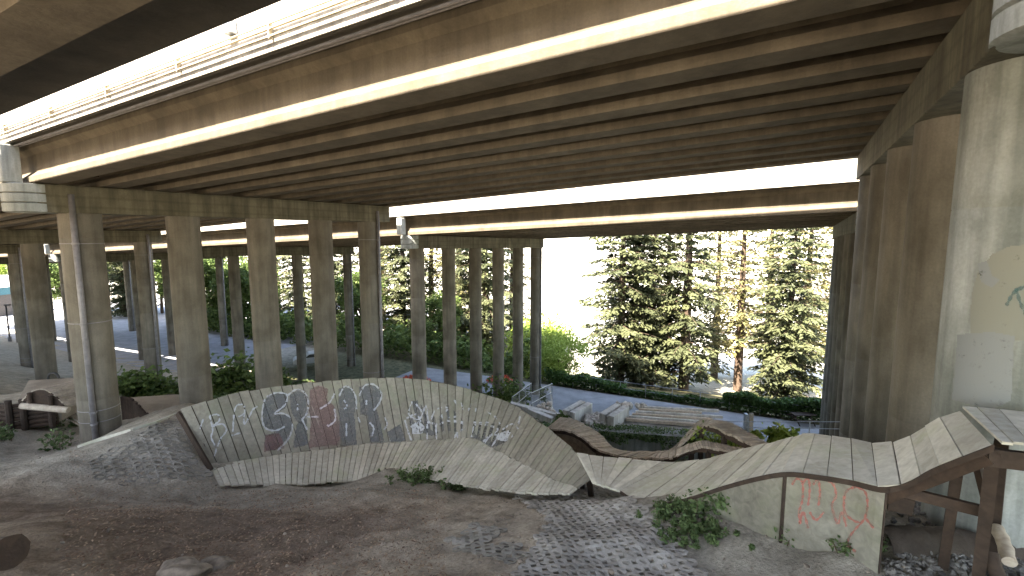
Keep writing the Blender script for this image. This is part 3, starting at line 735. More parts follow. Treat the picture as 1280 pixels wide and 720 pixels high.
wavy("rolling slatted ladder bridge dropping beside the wall ride and rising to a tall hump",
     [(700,521,11.4),(715.6,523,11.3),(736,533,11.0),(752,544,10.6),(764,557,10.1),(781,563.5,9.8),(803,563.6,9.6),(824,563.6,9.5),(839,561,9.5),(850,551,9.6),(862,537,9.7),(877,523.5,9.7),(897,524.4,9.3),(917,530,8.9),(936,540,8.5),(952,549,8.1),(966,556,7.8)],
     [(681,536,10.7),(697,536,10.6),(714,539,10.4),(729,547,10.1),(743,559,9.7),(760,566,9.4),(784,571,9.1),(803,572,9.0),(824,570,8.95),(838,566,8.95),(847,558,9.1),(860,547,9.2),(877,533,9.25),(893,533,8.8),(909,541,8.4),(926,549,8.05),(947,560,7.55)],
     74, [9, 22, 26], (0, 10))
wavy("lower slatted ladder bridge branching off in front of the tall hump",
     [(820,566,9.1),(840,564,9.0),(857,556,8.95),(869,552,8.9),(883,551,8.7),(900,554,8.4),(917,557.5,8.15),(935,561,7.9)],
     [(815,573,8.7),(840,571,8.6),(854,564,8.55),(872,558.5,8.5),(885,558.7,8.3),(905,562,8.0),(921,563.5,7.8),(934,566,7.6)],
     28, [12, 18])

# ------------------------------------------------------------------ paved ground mats
def lattice(name, mat, o, ex, ey, nx, ny, cell, lift, inpoly, label=None, hole=.66, skip=0.0, thick=.03, hexa=False):
    mb = MB()
    for j in range(ny):
        for i in range(nx):
            c = o+ex*((i+.5+(.5 if (j % 2 and hexa) else 0))*cell)+ey*((j+.5)*cell*(.86 if hexa else 1))
            if not inpoly(c): continue
            if skip and (fbm(np.array(c.x*1.3), np.array(c.y*1.3), 5) > .38-skip) : continue
            k = 8 if not hexa else 12; rot = math.pi/8 if not hexa else 0
            jx = random.uniform(-.004,.004); zj = random.uniform(-.006,.004)+(.04*float(fbm(np.array(c.x*1.9), np.array(c.y*1.9), 61))+.008 if skip else 0); out = []; inn = []; low = []
            for q in range(k):
                a_ = 2*math.pi*q/k+rot; ca, sa = math.cos(a_), math.sin(a_)
                if hexa: ox, oy = ca*.53*cell, sa*.53*cell
                else: s_ = .5*cell*.998; m_ = max(abs(ca), abs(sa)); ox, oy = ca/m_*s_, sa/m_*s_
                ix, iy = ca*hole*.5*cell, sa*hole*(.42 if hexa else .24)*cell
                def w_(x, y, dz):
                    p = c+ex*x+ey*y; return Vector((p.x, p.y, HZ(p.x, p.y)+lift+dz+zj))
                out.append(w_(ox, oy, 0)); inn.append(w_(ix+jx, iy, 0)); low.append(w_(ix*.9, iy*.9, (-thick-lift-.02) if hexa else -.014))
            rv = .5+.5*random.random()
            if not hexa: mb.quadface(*low, c=.1)
            for q in range(k):
                q2 = (q+1) % k; mb.quadface(out[q], out[q2], inn[q2], inn[q], c=rv); mb.quadface(inn[q], inn[q2], low[q2], low[q], c=rv*.5)
                ol = out[q]-Vector((0,0,.06)); ol2 = out[q2]-Vector((0,0,.06)); mb.quadface(out[q2], out[q], ol, ol2, c=rv)
    return build(name, mb, mat)
def pix(p):
    d = p.y*math.cos(PITCH)-p.z*math.sin(PITCH); v = p.y*math.sin(PITCH)+p.z*math.cos(PITCH)
    return 640+FPX*p.x/d, 360-FPX*v/d
def polyfn(poly, edge=3):
    def f(c):
        q = Vector((c.x, c.y, HZ(c.x, c.y))); x, y = pix(q)
        x += 14*float(fbm(np.array(c.x*1.7), np.array(c.y*1.7), 31)); return inside(x, y, poly)
    return f
ex = Vector((.8, -.6, 0)).normalized(); ey = Vector((.6, .8, 0)).normalized()
pv = lattice("paver_path", M['paver'], Vector((-3.5,4.2,0)), ex, ey, 62, 52, .15, .03, polyfn([(640,604),(775,606),(812,640),(850,690),(910,760),(640,760),(655,690),(690,650),(650,625)]), hole=.62, thick=.006)
pv['kind'] = 'structure'
e2 = Vector((.95, .3, 0)).normalized(); f2 = Vector((-.3, .95, 0)).normalized()
bankp = lattice("turf_paver_mat", M['paverdirty'], Vector((-9.6,8.4,0)), e2, f2, 30, 24, .19, .012, polyfn([(222,520),(120,572),(118,590),(150,606),(262,596),(258,584)]), hole=.74, skip=.12, hexa=True)
tag(bankp, "patch of half-buried round turf paver rings on the bank left of the wall ride", "turf pavers")
fp = lattice("turf_paver_mat", M['paverdirty'], Vector((-1.8,4.9,0)), ex, ey, 14, 12, .17, .02, polyfn([(560,625),(600,632),(655,690),(640,712),(600,700),(560,680)]), hole=.6, skip=.2)
tag(fp, "worn patch of pavers surfacing through the dirt in the centre foreground", "turf pavers")
mb = MB()
cur = [G(x, y, .05) for x, y in ((98,560),(130,549),(165,538),(195,529),(222,518))]
for i in range(4): mb.beam(cur[i]-Vector((0,0,.05)), cur[i+1]-Vector((0,0,.05)), .07, .1)
tag(build("edging_board", mb, M['grey'], origin=cur[0]), "pale edging along the crest of the dirt bank by the near left column", "edging")
mb = MB(); mb.beam(P(222,516,10.85), P(264,588,10.45), .05, .16)
tag(build("end_board", mb, M['brown'], origin=P(264,588,10.45)), "dark board closing the left end of the wall ride", "board")

# ------------------------------------------------------------------ leaves / plants
def leafquad(mb, c, size, rv, elong=1.6):
    d = Vector((random.gauss(0,1), random.gauss(0,1), random.gauss(0,.6))).normalized()
    e = d.cross(Vector((random.gauss(0,1), random.gauss(0,1), random.gauss(0,1)))).normalized()
    a_ = d*size*elong*.5; b2 = e*size*.5
    mb.quadface(c-a_, c-b2*.9, c+a_, c+b2*.9, c=rv)
def weed(px, py, wpx, hm, n, label, mat='ivy', size=.06, name="weed_clump", stems=10, group="weeds and ivy clumps", flat=.35, hard=None):
    q = G(px, py) if hard is None else hard; Y = q.y; rad = wpx/2*Y/FPX
    mb = MB(); st = MB()
    cl = [(random.gauss(0,rad*.5), random.gauss(0,rad*flat)) for _ in range(stems)]
    for (a_, b2) in cl:
        x, y = q.x+a_, q.y+b2; z = HZ(x, y) if hard is None else q.z; h = hm*random.uniform(.4,1.1)
        tip = Vector((x+random.gauss(0,h*.3), y+random.gauss(0,h*.3), z+h)); st.tube([(x,y,z-.03), tuple(Vector((x,y,z)).lerp(tip,.6)+Vector((0,0,h*.08))), tuple(tip)], [.008,.006,.003], 4, False)
        for k in range(n//stems):
            t = random.random()**.8; c = Vector((x,y,z)).lerp(tip, t)+Vector((random.gauss(0,1),random.gauss(0,1),random.gauss(0,.6)))*h*.22
            if c.z < z+.01: c.z = z+.01+random.random()*.03
            leafquad(mb, c, size*random.uniform(.6,1.3), random.random())
    t_ = thing(name, label, "weeds", q, group)
    build("foliage", mb, M[mat], t_); build("stems", st, M['bark'], t_)
    return t_
weed(850,640,90,.13,2200,"leafy green weeds spreading along the low left side of the plank ramp",size=.033,stems=44,flat=.25)
weed(878,668,100,.12,2400,"trailing weeds on the ground in front of the low left end of the ramp",size=.033,stems=46,flat=.35)
weed(905,640,60,.3,900,"leafy green weeds under the plank ramp beside the plywood panel",size=.05,stems=16,flat=.15)
weed(1010,668,80,.2,700,"low straggling weeds along the foot of the graffitied panel",size=.035,stems=24,flat=.12)
weed(1080,690,60,.16,500,"small bright weed patch at the right corner of the plywood box",size=.035,stems=18,flat=.2)
weed(528,603,60,.3,1200,"low green weeds at the inner edge of the wall ride, centre",size=.05,stems=30,flat=.2)
weed(572,612,30,.25,500,"small weed tuft right of the centre weeds on the wall ride edge",size=.05,stems=14,flat=.2)
weed(400,606,130,.12,500,"thin sparse weeds along the wall ride floor edge",size=.04,stems=30,flat=.1)
weed(4,548,40,.35,500,"grassy green weeds at the left edge below the timber crib",size=.05,stems=18)
weed(74,562,30,.6,150,"pale broad-leaved sapling on the dirt left of the near column",mat='ivy',size=.09,stems=7)
weed(84,532,50,.35,300,"silvery leafy weeds below the fallen planks",mat='ivy',size=.07,stems=12)
weed(712,545,30,.35,500,"green weeds behind the crest of the ladder bridge",size=.07,stems=12,hard=P(700,535,12.2))
weed(872,560,12,.5,170,"tall fresh weeds growing through the ladder bridge hump",mat='leaf',size=.06,stems=8,hard=P(866,566,9.4))
weed(905,562,50,.4,500,"green weeds between the two ladder bridge humps",mat='leafbright',size=.07,stems=16,hard=P(905,566,8.9))
weed(970,552,46,.4,400,"bright green grass beyond the ramp crest",mat='leafbright',size=.1,stems=16,hard=P(968,554,10))
weed(170,492,40,2.0,900,"leafy shrub between the columns left of the dirt jump",mat='leaf',size=.22,stems=14,hard=P(170,500,27))
weed(200,492,50,1.6,900,"low green shrub in front of the second left row of columns",mat='leaf',size=.2,stems=14,hard=P(212,500,28))
weed(290,482,60,1.8,1200,"green undergrowth beyond the left end of the wall ride",mat='leaf',size=.2,stems=20,hard=P(292,492,24))
weed(330,482,60,1.4,900,"tangled undergrowth behind the wall ride rim",mat='leaf',size=.18,stems=18,hard=P(335,490,26))
weed(640,492,70,1.5,900,"undergrowth at the foot of the centre column row",mat='leaf',size=.2,stems=18,hard=P(640,503,32))

def foliage_cloud(mb, c, rx, ry, rz, n, size, elong=1.5):
    for _ in range(n):
        v = Vector((random.gauss(0,1), random.gauss(0,1), random.gauss(0,1))).normalized()*random.random()**.35
        leafquad(mb, Vector((c.x+v.x*rx, c.y+v.y*ry, c.z+v.z*rz)), size*random.uniform(.6,1.3), random.random(), elong)

# hedge along the far side of the path
def hedge(label, u0, u1, n0, h0, h1, wd, dens):
    mb = MB(); L = u1-u0; o = UN(u0, n0); o.z = HZ(o.x, o.y)
    for _ in range(int(L*dens)):
        u = u0+L*random.random(); n = n0+random.uniform(-wd, wd); f = (u-u0)/L; hh = h0+(h1-h0)*f
        hh *= 1+.35*float(fbm(np.array(u*.7), np.array(2.), 41)); z = hh*random.random()**.55
        q = UN(u, n); leafquad(mb, Vector((q.x, q.y, HZ(q.x, q.y)+z)), .2*random.uniform(.6,1.3), random.random(), 1.3)
    return tag(build("hedge", mb, M['hedge'], origin=o), label, "hedge")
hedge("clipped dark green hedge along the far edge of the gravel path below the conifers", -.5, 16, 43.2, 1.3, 2.2, .8, 900)
hedge("rough ivy bank beyond the path under the bright green tree", -17, -9, 43.2, 1.6, .9, .9, 500)
hedge("thin low ivy strip on the path edge in the centre", -9, -.5, 43, .5, .8, .4, 300)

# ------------------------------------------------------------------ trees
def conifer_mesh(h, rmax, seed, dens=1.3, mat='fir', skirt=.05):
    random.seed(seed); cr = MB(); tr = MB()
    lean = random.uniform(-.02,.02)*h
    tr.tube([(0,0,-1.5),(0,0,h*.3),(lean*.5,0,h*.65),(lean,0,h)], [h*.019,h*.016,h*.009,.03], 9, False)
    z = h*skirt
    while z < h*.985:
        f = (z-h*skirt)/(h*(1-skirt)); R_ = rmax*(1-f)**.62*random.uniform(.72,1.1)*(.7+.3*min(1, f*6))
        nb = random.choice((4,5,6)) if f < .85 else 4; a0 = random.random()*6.28
        for k in range(nb):
            if random.random() < .2: continue
            a_ = a0+k*6.28/nb+random.uniform(-.3,.3); L = R_*random.uniform(.65,1.15); droop = random.uniform(.12,.4)*(1-f*.5)
            dx, dy = math.cos(a_), math.sin(a_); pts = []
            for i in range(5):
                s = i/4; pts.append(Vector((lean*f+dx*L*s, dy*L*s, z+L*(.16*s-droop*s*s)+.0)))
            tr.tube(pts, [.07*(1-f)+.02,.05*(1-f)+.015,.03,.02,.01], 4, False)
            m = max(8, int(L*17*dens))
            shade = random.random()
            for _ in range(m):
                s = random.random()**.7; i = min(3, int(s*4)); c = pts[i].lerp(pts[i+1], s*4-i)
                sw = .34*(1-s*.45)*min(1.5, L*.35)+.1; off = random.gauss(0, sw)
                c = c+Vector((-dy*off, dx*off, -abs(off)*.28-random.random()*.32))
                # drooping needle spray
                d = (Vector((dx,dy,0))*random.uniform(.2,1)+Vector((-dy,dx,0))*(1 if off > 0 else -1)*random.uniform(.2,1)+Vector((0,0,-random.uniform(.05,.6)))).normalized()
                e = d.cross(Vector((random.gauss(0,.5),random.gauss(0,.5),1))).normalized(); l_ = random.uniform(.3,.65); w_ = random.uniform(.08,.18)
                cr.quadface(c-e*w_, c+d*l_*.6-e*w_*.6, c+d*l_, c+e*w_, c=min(1, max(0, shade*.6+random.random()*.4)))
        z += h*random.uniform(.017,.03)
    return tr, cr
def broad_mesh(h, r, seed, n=9000, size=.28):
    random.seed(seed); cr = MB(); tr = MB()
    tr.tube([(0,0,-1),(0.1,0,h*.3),(.2,.1,h*.55)], [h*.022,h*.018,h*.01], 8, False)
    cl = []
    for i in range(34):
        v = Vector((random.gauss(0,1),random.gauss(0,1),random.gauss(0,1))).normalized()*random.random()**.4
        c = Vector((v.x*r*.8, v.y*r*.8, h*.58+v.z*h*.36)); cl.append((c, random.uniform(.16,.3)*r*1.25))
        b0 = Vector((.1,.05,h*random.uniform(.2,.5))); tr.tube([b0, b0.lerp(c,.5)+Vector((0,0,.3)), c], [h*.007,h*.004,.02], 5, False)
    for c, rr in cl:
        sh = random.random()
        for _ in range(n//34):
            v = Vector((random.gauss(0,1),random.gauss(0,1),random.gauss(0,.75))).normalized()*random.random()**.45*rr
            leafquad(cr, c+v, size*random.uniform(.6,1.3), sh*.5+random.random()*.5, 1.4)
    return tr, cr
protos = {}
def make_proto(key, fn, cmat):
    tr, cr = fn; a_ = build("trunk", tr, M['bark'], smooth=True); b2 = build("crown", cr, M[cmat])
    protos[key] = (a_.data, b2.data)
    for o in (a_, b2): bpy.data.objects.remove(o)
make_proto('c1', conifer_mesh(26, 5.4, 11, 1.8), 'fir')
make_proto('c2', conifer_mesh(28, 4.8, 12, 1.8), 'fir')
make_proto('c3', conifer_mesh(24, 5.6, 13, 1.8), 'fir')
make_proto('w1', conifer_mesh(26, 5.0, 14, .75, skirt=.2), 'firsunlit')
make_proto('w2', conifer_mesh(27, 5.4, 15, .85), 'firsunlit')
make_proto('b1', broad_mesh(10, 4.6, 16, 9000, .2), 'leafbright')
make_proto('b2', broad_mesh(13, 4.6, 17, 8000, .3), 'leaf')
random.seed(99)
def tree(key, px, Y, sc, label, name="conifer_tree", zoff=0, group="trees beyond the bridges"):
    r = ray(px, 420); x = r.x/r.y*Y; z = HZ(x, Y)+zoff
    t = thing(name, label, "tree", (x, Y, z), group); t.scale = (sc,sc,sc); t.rotation_euler = (0,0,random.random()*6.28)
    for nm, me in zip(("trunk", "crown"), protos[key]):
        o = bpy.data.objects.new(nm, me); COL.objects.link(o); o.parent = t
    return t
tree('c1', 776, 55.0, 1.12, "tall dark conifer, leftmost of the cluster framed by the far deck")
tree('c2', 793, 58.0, 1.06, "slim conifer second from the left in the framed cluster")
tree('c3', 815, 56.0, 1.01, "dark drooping conifer in the middle of the framed cluster")
tree('c2', 857, 54.0, 1.18, "tall thick-trunked conifer on the right of the framed dark cluster")
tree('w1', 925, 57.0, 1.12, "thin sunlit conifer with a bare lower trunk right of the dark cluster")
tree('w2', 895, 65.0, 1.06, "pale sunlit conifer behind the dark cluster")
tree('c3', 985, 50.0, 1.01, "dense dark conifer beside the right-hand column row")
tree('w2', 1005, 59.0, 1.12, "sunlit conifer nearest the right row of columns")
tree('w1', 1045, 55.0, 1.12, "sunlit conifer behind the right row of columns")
tree('c1', 607, 61.0, 1.06, "dark conifer seen between the third and fourth centre columns")
tree('w2', 575, 70.5, 1.00, "warm sunlit conifer behind the second centre column")
tree('c3', 505, 67.6, 1.06, "dense conifer between the left row and the centre row")
tree('w1', 480, 75.7, 1.00, "pale conifer behind the fifth left column")
tree('c1', 380, 75.2, 1.00, "dark-trunked conifer seen just right of the third left column")
tree('w2', 440, 77.4, 1.00, "warm conifer behind the fourth left column")
tree('c2', 278, 86.0, 0.90, "dark tree right of the second left column")
tree('w1', 325, 89.0, 1.00, "pale conifer behind the third left column")
tree('c3', 172, 91.2, 0.85, "bushy dark conifer beyond the parking lot right of the near left column")
tree('w2', 225, 91.8, 0.90, "pale tree beyond the parking lot behind the second left column")
tree('b2', 85, 89.1, 1.00, "leafy tree at the far side of the parking lot left of the near column", "leafy_tree")
tree('b1', 18, 100.0, 1.20, "bright leafy tree above the low teal building at the left edge", "leafy_tree")
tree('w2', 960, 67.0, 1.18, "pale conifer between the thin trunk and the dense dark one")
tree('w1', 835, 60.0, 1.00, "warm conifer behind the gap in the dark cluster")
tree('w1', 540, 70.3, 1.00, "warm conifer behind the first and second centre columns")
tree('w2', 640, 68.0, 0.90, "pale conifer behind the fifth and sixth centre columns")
tree('b1', 700, 49.0, 0.95, "bright yellow-green leafy tree right of the centre column row", "leafy_tree", -3.2)
tree('b1', 672, 55.0, 1.10, "bright green leafy tree behind the last centre column", "leafy_tree", -3)
tree('b2', 550, 56.5, 0.70, "green leafy tree behind the first centre column", "leafy_tree")
def thicket(name, label, u0, u1, n0, n1, h, cnt, size, mat):
    mb = MB()
    for _ in range(cnt):
        u = random.uniform(u0, u1); n = random.uniform(n0, n1); q = UN(u, n)
        hh = h*max(.15, .75+1.3*float(fbm(np.array(u*.35), np.array(n*.35), 88))); z = hh*random.random()**.6
        leafquad(mb, Vector((q.x, q.y, HZ(q.x, q.y)+z)), size*random.uniform(.6,1.4), random.random(), 1.5)
    return tag(build(name, mb, M[mat], origin=UN(u0, n0)), label, kind='stuff')
thicket("undergrowth", "dense green undergrowth beyond the centre and left column rows", -60, -20, 43.6, 52, 3.4, 11000, .36, 'leaf')
thicket("undergrowth", "low ground ivy on the slope under the bridges", -40, -6, 20, 33, .45, 5000, .22, 'ivy')
tree('b2', 287, 76, 1.1, "leafy dark green tree behind the gap right of the second left column", "leafy_tree")
tree('b2', 325, 70, 1.0, "leafy green tree close behind the third left column", "leafy_tree")
tree('c3', 160, 86, .9, "dark bushy conifer in the gap right of the near left column")
tree('b2', 205, 90, 1.1, "leafy tree beyond the parking lot right of the drain-pipe column", "leafy_tree")
thicket("undergrowth", "dark green shrubs edging the parking lot on the left", -84, -58, 43, 49, 3.6, 6000, .4, 'leaf')
tree('c1', 250, 87.3, .9, "dark conifer just right of the second left column")
tree('w2', 350, 88.0, .95, "warm conifer between the third and fourth left columns")
tree('c3', 415, 72.5, .9, "dark conifer hidden mostly by the fourth left column")
tree('b2', 455, 63.1, .9, "leafy tree between the fourth and fifth left columns", "leafy_tree")
tree('b2', 300, 72.9, .9, "leafy tree beyond the left end of the wall ride", "leafy_tree")
tree('b2', 140, 92.0, 1.1, "leafy tree beyond the parking lot behind the near left column", "leafy_tree")
tree('c2', 590, 62.0, 1.0, "conifer between the second and third centre columns")
for i, (px, Y) in enumerate(((518,44),(627,46))):
    q = P(px, 478, Y); mb = MB(); st = MB(); st.tube([(q.x,q.y,HZ(q.x,q.y)-.2),(q.x,q.y,q.z)], .06, 6)
    foliage_cloud(mb, q, 1.7, 1.0, .75, 900, .16)
    t = thing("flowering_shrub", ("orange-red flowering shrub left of the first centre column", "orange-red flowering shrub between the fourth and fifth centre columns")[i], "shrub", (q.x,q.y,HZ(q.x,q.y)), "red shrubs behind the wall ride")
    build("blossom", mb, M['redleaf'], t); build("stem", st, M['bark'], t)

# ------------------------------------------------------------------ middle distance: retaining wall, blocks, beams, fences
Yw = 23.0
rw = thing("retaining_wall", "low grey concrete retaining wall with ivy hanging over it behind the ladder bridges", "retaining wall", P(800,565,Yw))
tl, tr_ = P(690,534,Yw+.6), P(925,551,Yw-1.2)
mb = MB(); dn = Vector((0,0,-2.6)); bk_ = Vector((.3,.9,0)).normalized()*2.6
mb.hexa([tl+dn, tr_+dn, tr_+dn+bk_, tl+dn+bk_, tl, tr_, tr_+bk_, tl+bk_]); rw_o = build("wall", mb, M['wall'], rw, bevel=.03)
mb = MB()
for _ in range(4200):
    s = random.random(); p = tl.lerp(tr_, s); dr = .35+.75*max(0, float(fbm(np.array(s*14.), np.array(1.), 77))+.2)
    if .42 < s < .60: dr *= .5
    z = -random.random()**1.5*dr*1.3
    if random.random() < .35: z = .08+random.random()*.12; p = p+bk_*random.random()*.3
    leafquad(mb, p+Vector((random.gauss(0,.03), -.06-random.random()*.12, z)), .1, random.random(), 1.2)
build("ivy", mb, M['ivy'], rw)
mb = MB()
for _ in range(900):
    s = random.uniform(.15,.5); p = tl.lerp(tr_, s); leafquad(mb, p+Vector((0,-.15-random.random()*.3, -1.25+random.random()*.35)), .11, random.random(), 1.4)
build("moss_fringe", mb, M['leafbright'], rw)
# concrete blocks lying on the wall top
for i, (px, py, Yb, L, W, Hh) in enumerate(((722,522,24.6,1.9,.85,.75),(768,526,24.2,1.9,.9,.7))):
    q = P(px, py, Yb); q.z = tl.lerp(tr_, .2+.2*i).z+Hh/2+.01; yaw = Vector((.62,.78,0)).normalized(); sx = Vector((yaw.y,-yaw.x,0))
    t = thing("concrete_block", ("pale grooved concrete block with a stepped side, left one on the retaining wall", "pale grooved concrete block, right one on the retaining wall beside the beams")[i], "concrete block", (q.x,q.y,q.z-Hh/2), "concrete blocks above the retaining wall")
    mb = MB(); mb.box(q-sx*W*.27, sx*W*.2, yaw*L*.5, Vector((0,0,Hh/2))); mb.box(q+sx*W*.27, sx*W*.2, yaw*L*.5, Vector((0,0,Hh/2)))
    mb.box(q-Vector((0,0,.06)), sx*W*.069, yaw*L*.48, Vector((0,0,Hh/2-.07))); build("block", mb, M['pale'], t, bevel=.03)
def blob(mb, c, r, sq=(1,1,1), c_=None):
    bm = bmesh.new(); bmesh.ops.create_icosphere(bm, subdivisions=1, radius=1)
    sc = [random.uniform(.7,1.2)*s for s in sq]; rt = Matrix.Rotation(random.random()*6, 3, Vector((random.random(), random.random(), random.random()+.1)).normalized())
    vs = [rt @ Vector((v.co.x*sc[0], v.co.y*sc[1], v.co.z*sc[2]))*r*random.uniform(.82,1.12)+c for v in bm.verts]; fs = [tuple(v.index for v in f.verts) for f in bm.faces]; bm.free()
    mb.add(vs, fs, random.random() if c_ is None else c_)
mb = MB()
for _ in range(70):
    q = P(random.uniform(732,762), 532, random.uniform(23.6,25.0)); q.z = tl.z+.05+random.random()*.25-(q.x-tl.x)*.01; blob(mb, q, random.uniform(.1,.22))
for _ in range(40):
    q = P(random.uniform(652,690), 522, random.uniform(27,29)); q.z = P(665,520,28).z+random.random()*.4; blob(mb, q, random.uniform(.12,.3))
tag(build("rubble", mb, M['pale'], origin=tl), "heap of broken pale concrete between the blocks on the wall", kind='stuff')
bd = (tr_-tl).normalized()
for i in range(6):
    a_ = P(782+4*i, 531-2.0*i, 24.2+.3*i); a_.z = tl.lerp(tr_,.45).z+.16+.02*i; L = (3.6,4.6,4.0,4.6,3.4,4.2)[i]
    mb = MB(); b2 = a_+(bd+Vector((0,.015*(i-2),0)))*L; mb.beam(a_, b2, .16, .15, c=1.0)
    tag(build("timber_beam", mb, M['pale'] if i % 2 else M['log'], origin=a_), "long pale beam lying on the retaining wall, %s from the front" % ordn[i], "beam", "pale beams laid along the wall")
for i in range(5):
    q = P(772+8*i+random.uniform(-2,2), 522+i*1.2, 25.8); q.z = tl.z+.35
    mb = MB(); blob(mb, q, .26, (1,.8,1.1)); tag(build("stone", mb, M['pale'], origin=q), "upright pale stone behind the beams, %s from the left" % ordn[i], "stone", "pale stones behind the beams")

def fence(label, a_, b2, h, posts, rails=3, mesh_=True, name="wire_fence", pr=.03):
    t = thing(name, label, "fence", a_)
    for i in range(posts):
        p = a_.lerp(b2, i/(posts-1)); mb = MB(); mb.tube([p-Vector((0,0,.3)), p+Vector((0,0,h))], pr, 7); build("post", mb, M['steel'], t)
    for k in range(rails):
        mb = MB(); z = h*(k+1)/rails-.02; mb.tube([a_+Vector((0,0,z)), b2+Vector((0,0,z))], pr*.8, 6); build("rail", mb, M['steel'], t)
    if mesh_:
        mb = MB(); L = (b2-a_).length; n = int(L/.3)
        for i in range(-4, n+1):
            for sg in (0, 1):
                s0_, s1_ = i*.3, i*.3+h; x0 = max(0, s0_); x1 = min(L, s1_)
                if x1 <= x0: continue
                z0, z1 = (x0-s0_), (x1-s0_)
                if sg: z0, z1 = h-z0, h-z1
                mb.beam(a_+(b2-a_)*(x0/L)+Vector((0,0,z0)), a_+(b2-a_)*(x1/L)+Vector((0,0,z1)), .008, .008)
        w_ = build("wire_mesh", mb, M['wire'], t)
    return t
pa, pb = UN(-14, 42.7), UN(14, 42.7); pa.z = HZ(pa.x, pa.y); pb.z = HZ(pb.x, pb.y)
fence("steel rail fence running along the far edge of the gravel path", pa, pb, 1.25, 13, 2, False, "rail_fence", .035)
q1, q2 = P(640,522,27), P(664,500,33); fence("steel stair handrail at the foot of the centre columns", q1, q2, 1.3, 4, 2, True)
q1, q2 = P(664,517,27), P(690,500,34); fence("second parallel stair handrail right of the centre columns", q1, q2, 1.3, 4, 2, True)
q1, q2 = P(905,540,22), P(1060,545,16); fence("low wire fence behind the plank ramp crest", q1, q2, .55, 5, 2, False, pr=.02)
# low kerb beams in front of the path on the left
for i, (a_, b2) in enumerate((((638,506,25),(712,524,24.2)), ((660,513,24.4),(690,525,23.8)))):
    A_, B_ = P(*a_), P(*b2); mb = MB(); mb.beam(A_, B_, .35, .28); tag(build("kerb_beam", mb, M['pale'], origin=A_), ("long pale kerb beam behind the wall ride rim", "short pale kerb beam in front of the long one")[i], "kerb", "kerb beams")
# posts near the bench
for i, (px, Y, mt) in enumerate(((932,27,'steel'),(938,26.6,'log'))):
    q = P(px, 540, Y); mb = MB(); mb.beam(q, q+Vector((.03*(i-1),0,1.15)), .28 if i == 0 else .2, .16); tag(build("bollard_post", mb, M[mt], origin=q), ("grey steel post beside the path right of the ladder bridge hump", "tan timber post next to the grey steel post")[i], "post")
# picnic table on the path near the right columns
q = G(1003, 530); q = P(1003,530,35.5); q.z = HZ(q.x, q.y)+.05
t = thing("picnic_table", "small dark picnic table on the path below the hedge at the right", "table", q)
mb = MB(); mb.box(q+Vector((0,0,.75)), Vector((.85,0,0)), Vector((0,.35,0)), Vector((0,0,.03))); build("table_top", mb, M['brown'], t)
for s in (-1,1):
    mb = MB(); mb.box(q+Vector((0,s*.7,.43)), Vector((.85,0,0)), Vector((0,.13,0)), Vector((0,0,.025))); build("seat", mb, M['brown'], t)
    mb = MB(); mb.beam(q+Vector((s*.6,-.65,0)), q+Vector((s*.6,.25,.72)), .08,.05); mb.beam(q+Vector((s*.6,.65,0)), q+Vector((s*.6,-.25,.72)), .08,.05); mb.beam(q+Vector((s*.6,-.75,.39)), q+Vector((s*.6,.75,.39)), .08,.05); build("leg_frame", mb, M['brown'], t)

# ------------------------------------------------------------------ left side features
# timber crib
cx0 = P(36, 515, 17.5); cz = HZ(cx0.x, cx0.y)
t = thing("timber_crib", "dark stacked-log crib filled with dirt at the left edge", "timber crib", (cx0.x, cx0.y, cz))
c2 = G(18,535); c1 = P(-14,530,15.0); c3 = P(72,528,14.9)
cribY = c2.y
for nm, a_, b2, k in (("log_face", c2, c3, 6), ("log_face", c1, c2, 6)):
    mb = MB()
    for i in range(k):
        z = Vector((0,0,.0+.145*i)); j = Vector((random.uniform(-.05,.05),0,0)); mb.tube([a_+z-j, b2+z+j], .07, 8, c=random.random())
    build(nm, mb, M['rust'], t)
mb = MB(); d_ = Vector((0,0,.86)); back = Vector((-.3,2.0,0.1))
mb.hexa([c2+Vector((.05,.16,0)), c3+Vector((0,.16,0)), c3+back, c2+back+Vector((-1.2,0,0)), c2+d_+Vector((.05,.16,0)), c3+d_+Vector((0,.16,0)), c3+back+d_, c2+back+d_+Vector((-1.2,0,0))]); build("dirt_fill", mb, M['mound'], t)
for p_ in (c2, c2.lerp(c3,.32), c2.lerp(c3,.95)):
    mb = MB(); mb.tube([p_+Vector((0,-.1,-.1)), p_+Vector((0,-.1,.95))], .09, 8); build("post", mb, M['brown'], t)
# arched roller bridge
t = thing("arched_roller", "wooden arched roller ramp with dark curved side above the log crib", "wooden ramp", P(55,507,18))
A0, A1 = P(27,501,cribY-.25), P(84,510,cribY-.1); arc = []; 
for i in range(17):
    s = i/16; p = A0.lerp(A1, s)+Vector((0,0,.5*math.sin(math.pi*s)**.8)); arc.append(p)
mb = MB()
for i in range(16):
    p, q = arc[i], arc[i+1]; bp, bq = A0.lerp(A1, i/16), A0.lerp(A1, (i+1)/16); t_ = Vector((0,.05,0))
    mb.hexa([bp, bq, bq+t_, bp+t_, p-Vector((0,0,.03)), q-Vector((0,0,.03)), q+t_-Vector((0,0,.03)), p+t_-Vector((0,0,.03))])
build("curved_side", mb, M['rust'], t)
bkv = Vector((.35,1.3,.0)); build("slat_deck", planks([p+bkv for p in arc], arc, 18, .04, .14, rag=.03, flip=True, jit=.012), M['slat'], t)
mb = MB(); mb.tube([A0+Vector((.1,-.12,-.12)), A1+Vector((.15,-.12,-.02))], .1, 10); build("log_beam", mb, M['log'], t)
for s in (.25,.7):
    mb = MB(); p = A0.lerp(A1, s); mb.tube([p+Vector((0,-.08,-.1)), p+Vector((0,-.08,.35))], .06, 8); build("post", mb, M['rust'], t)
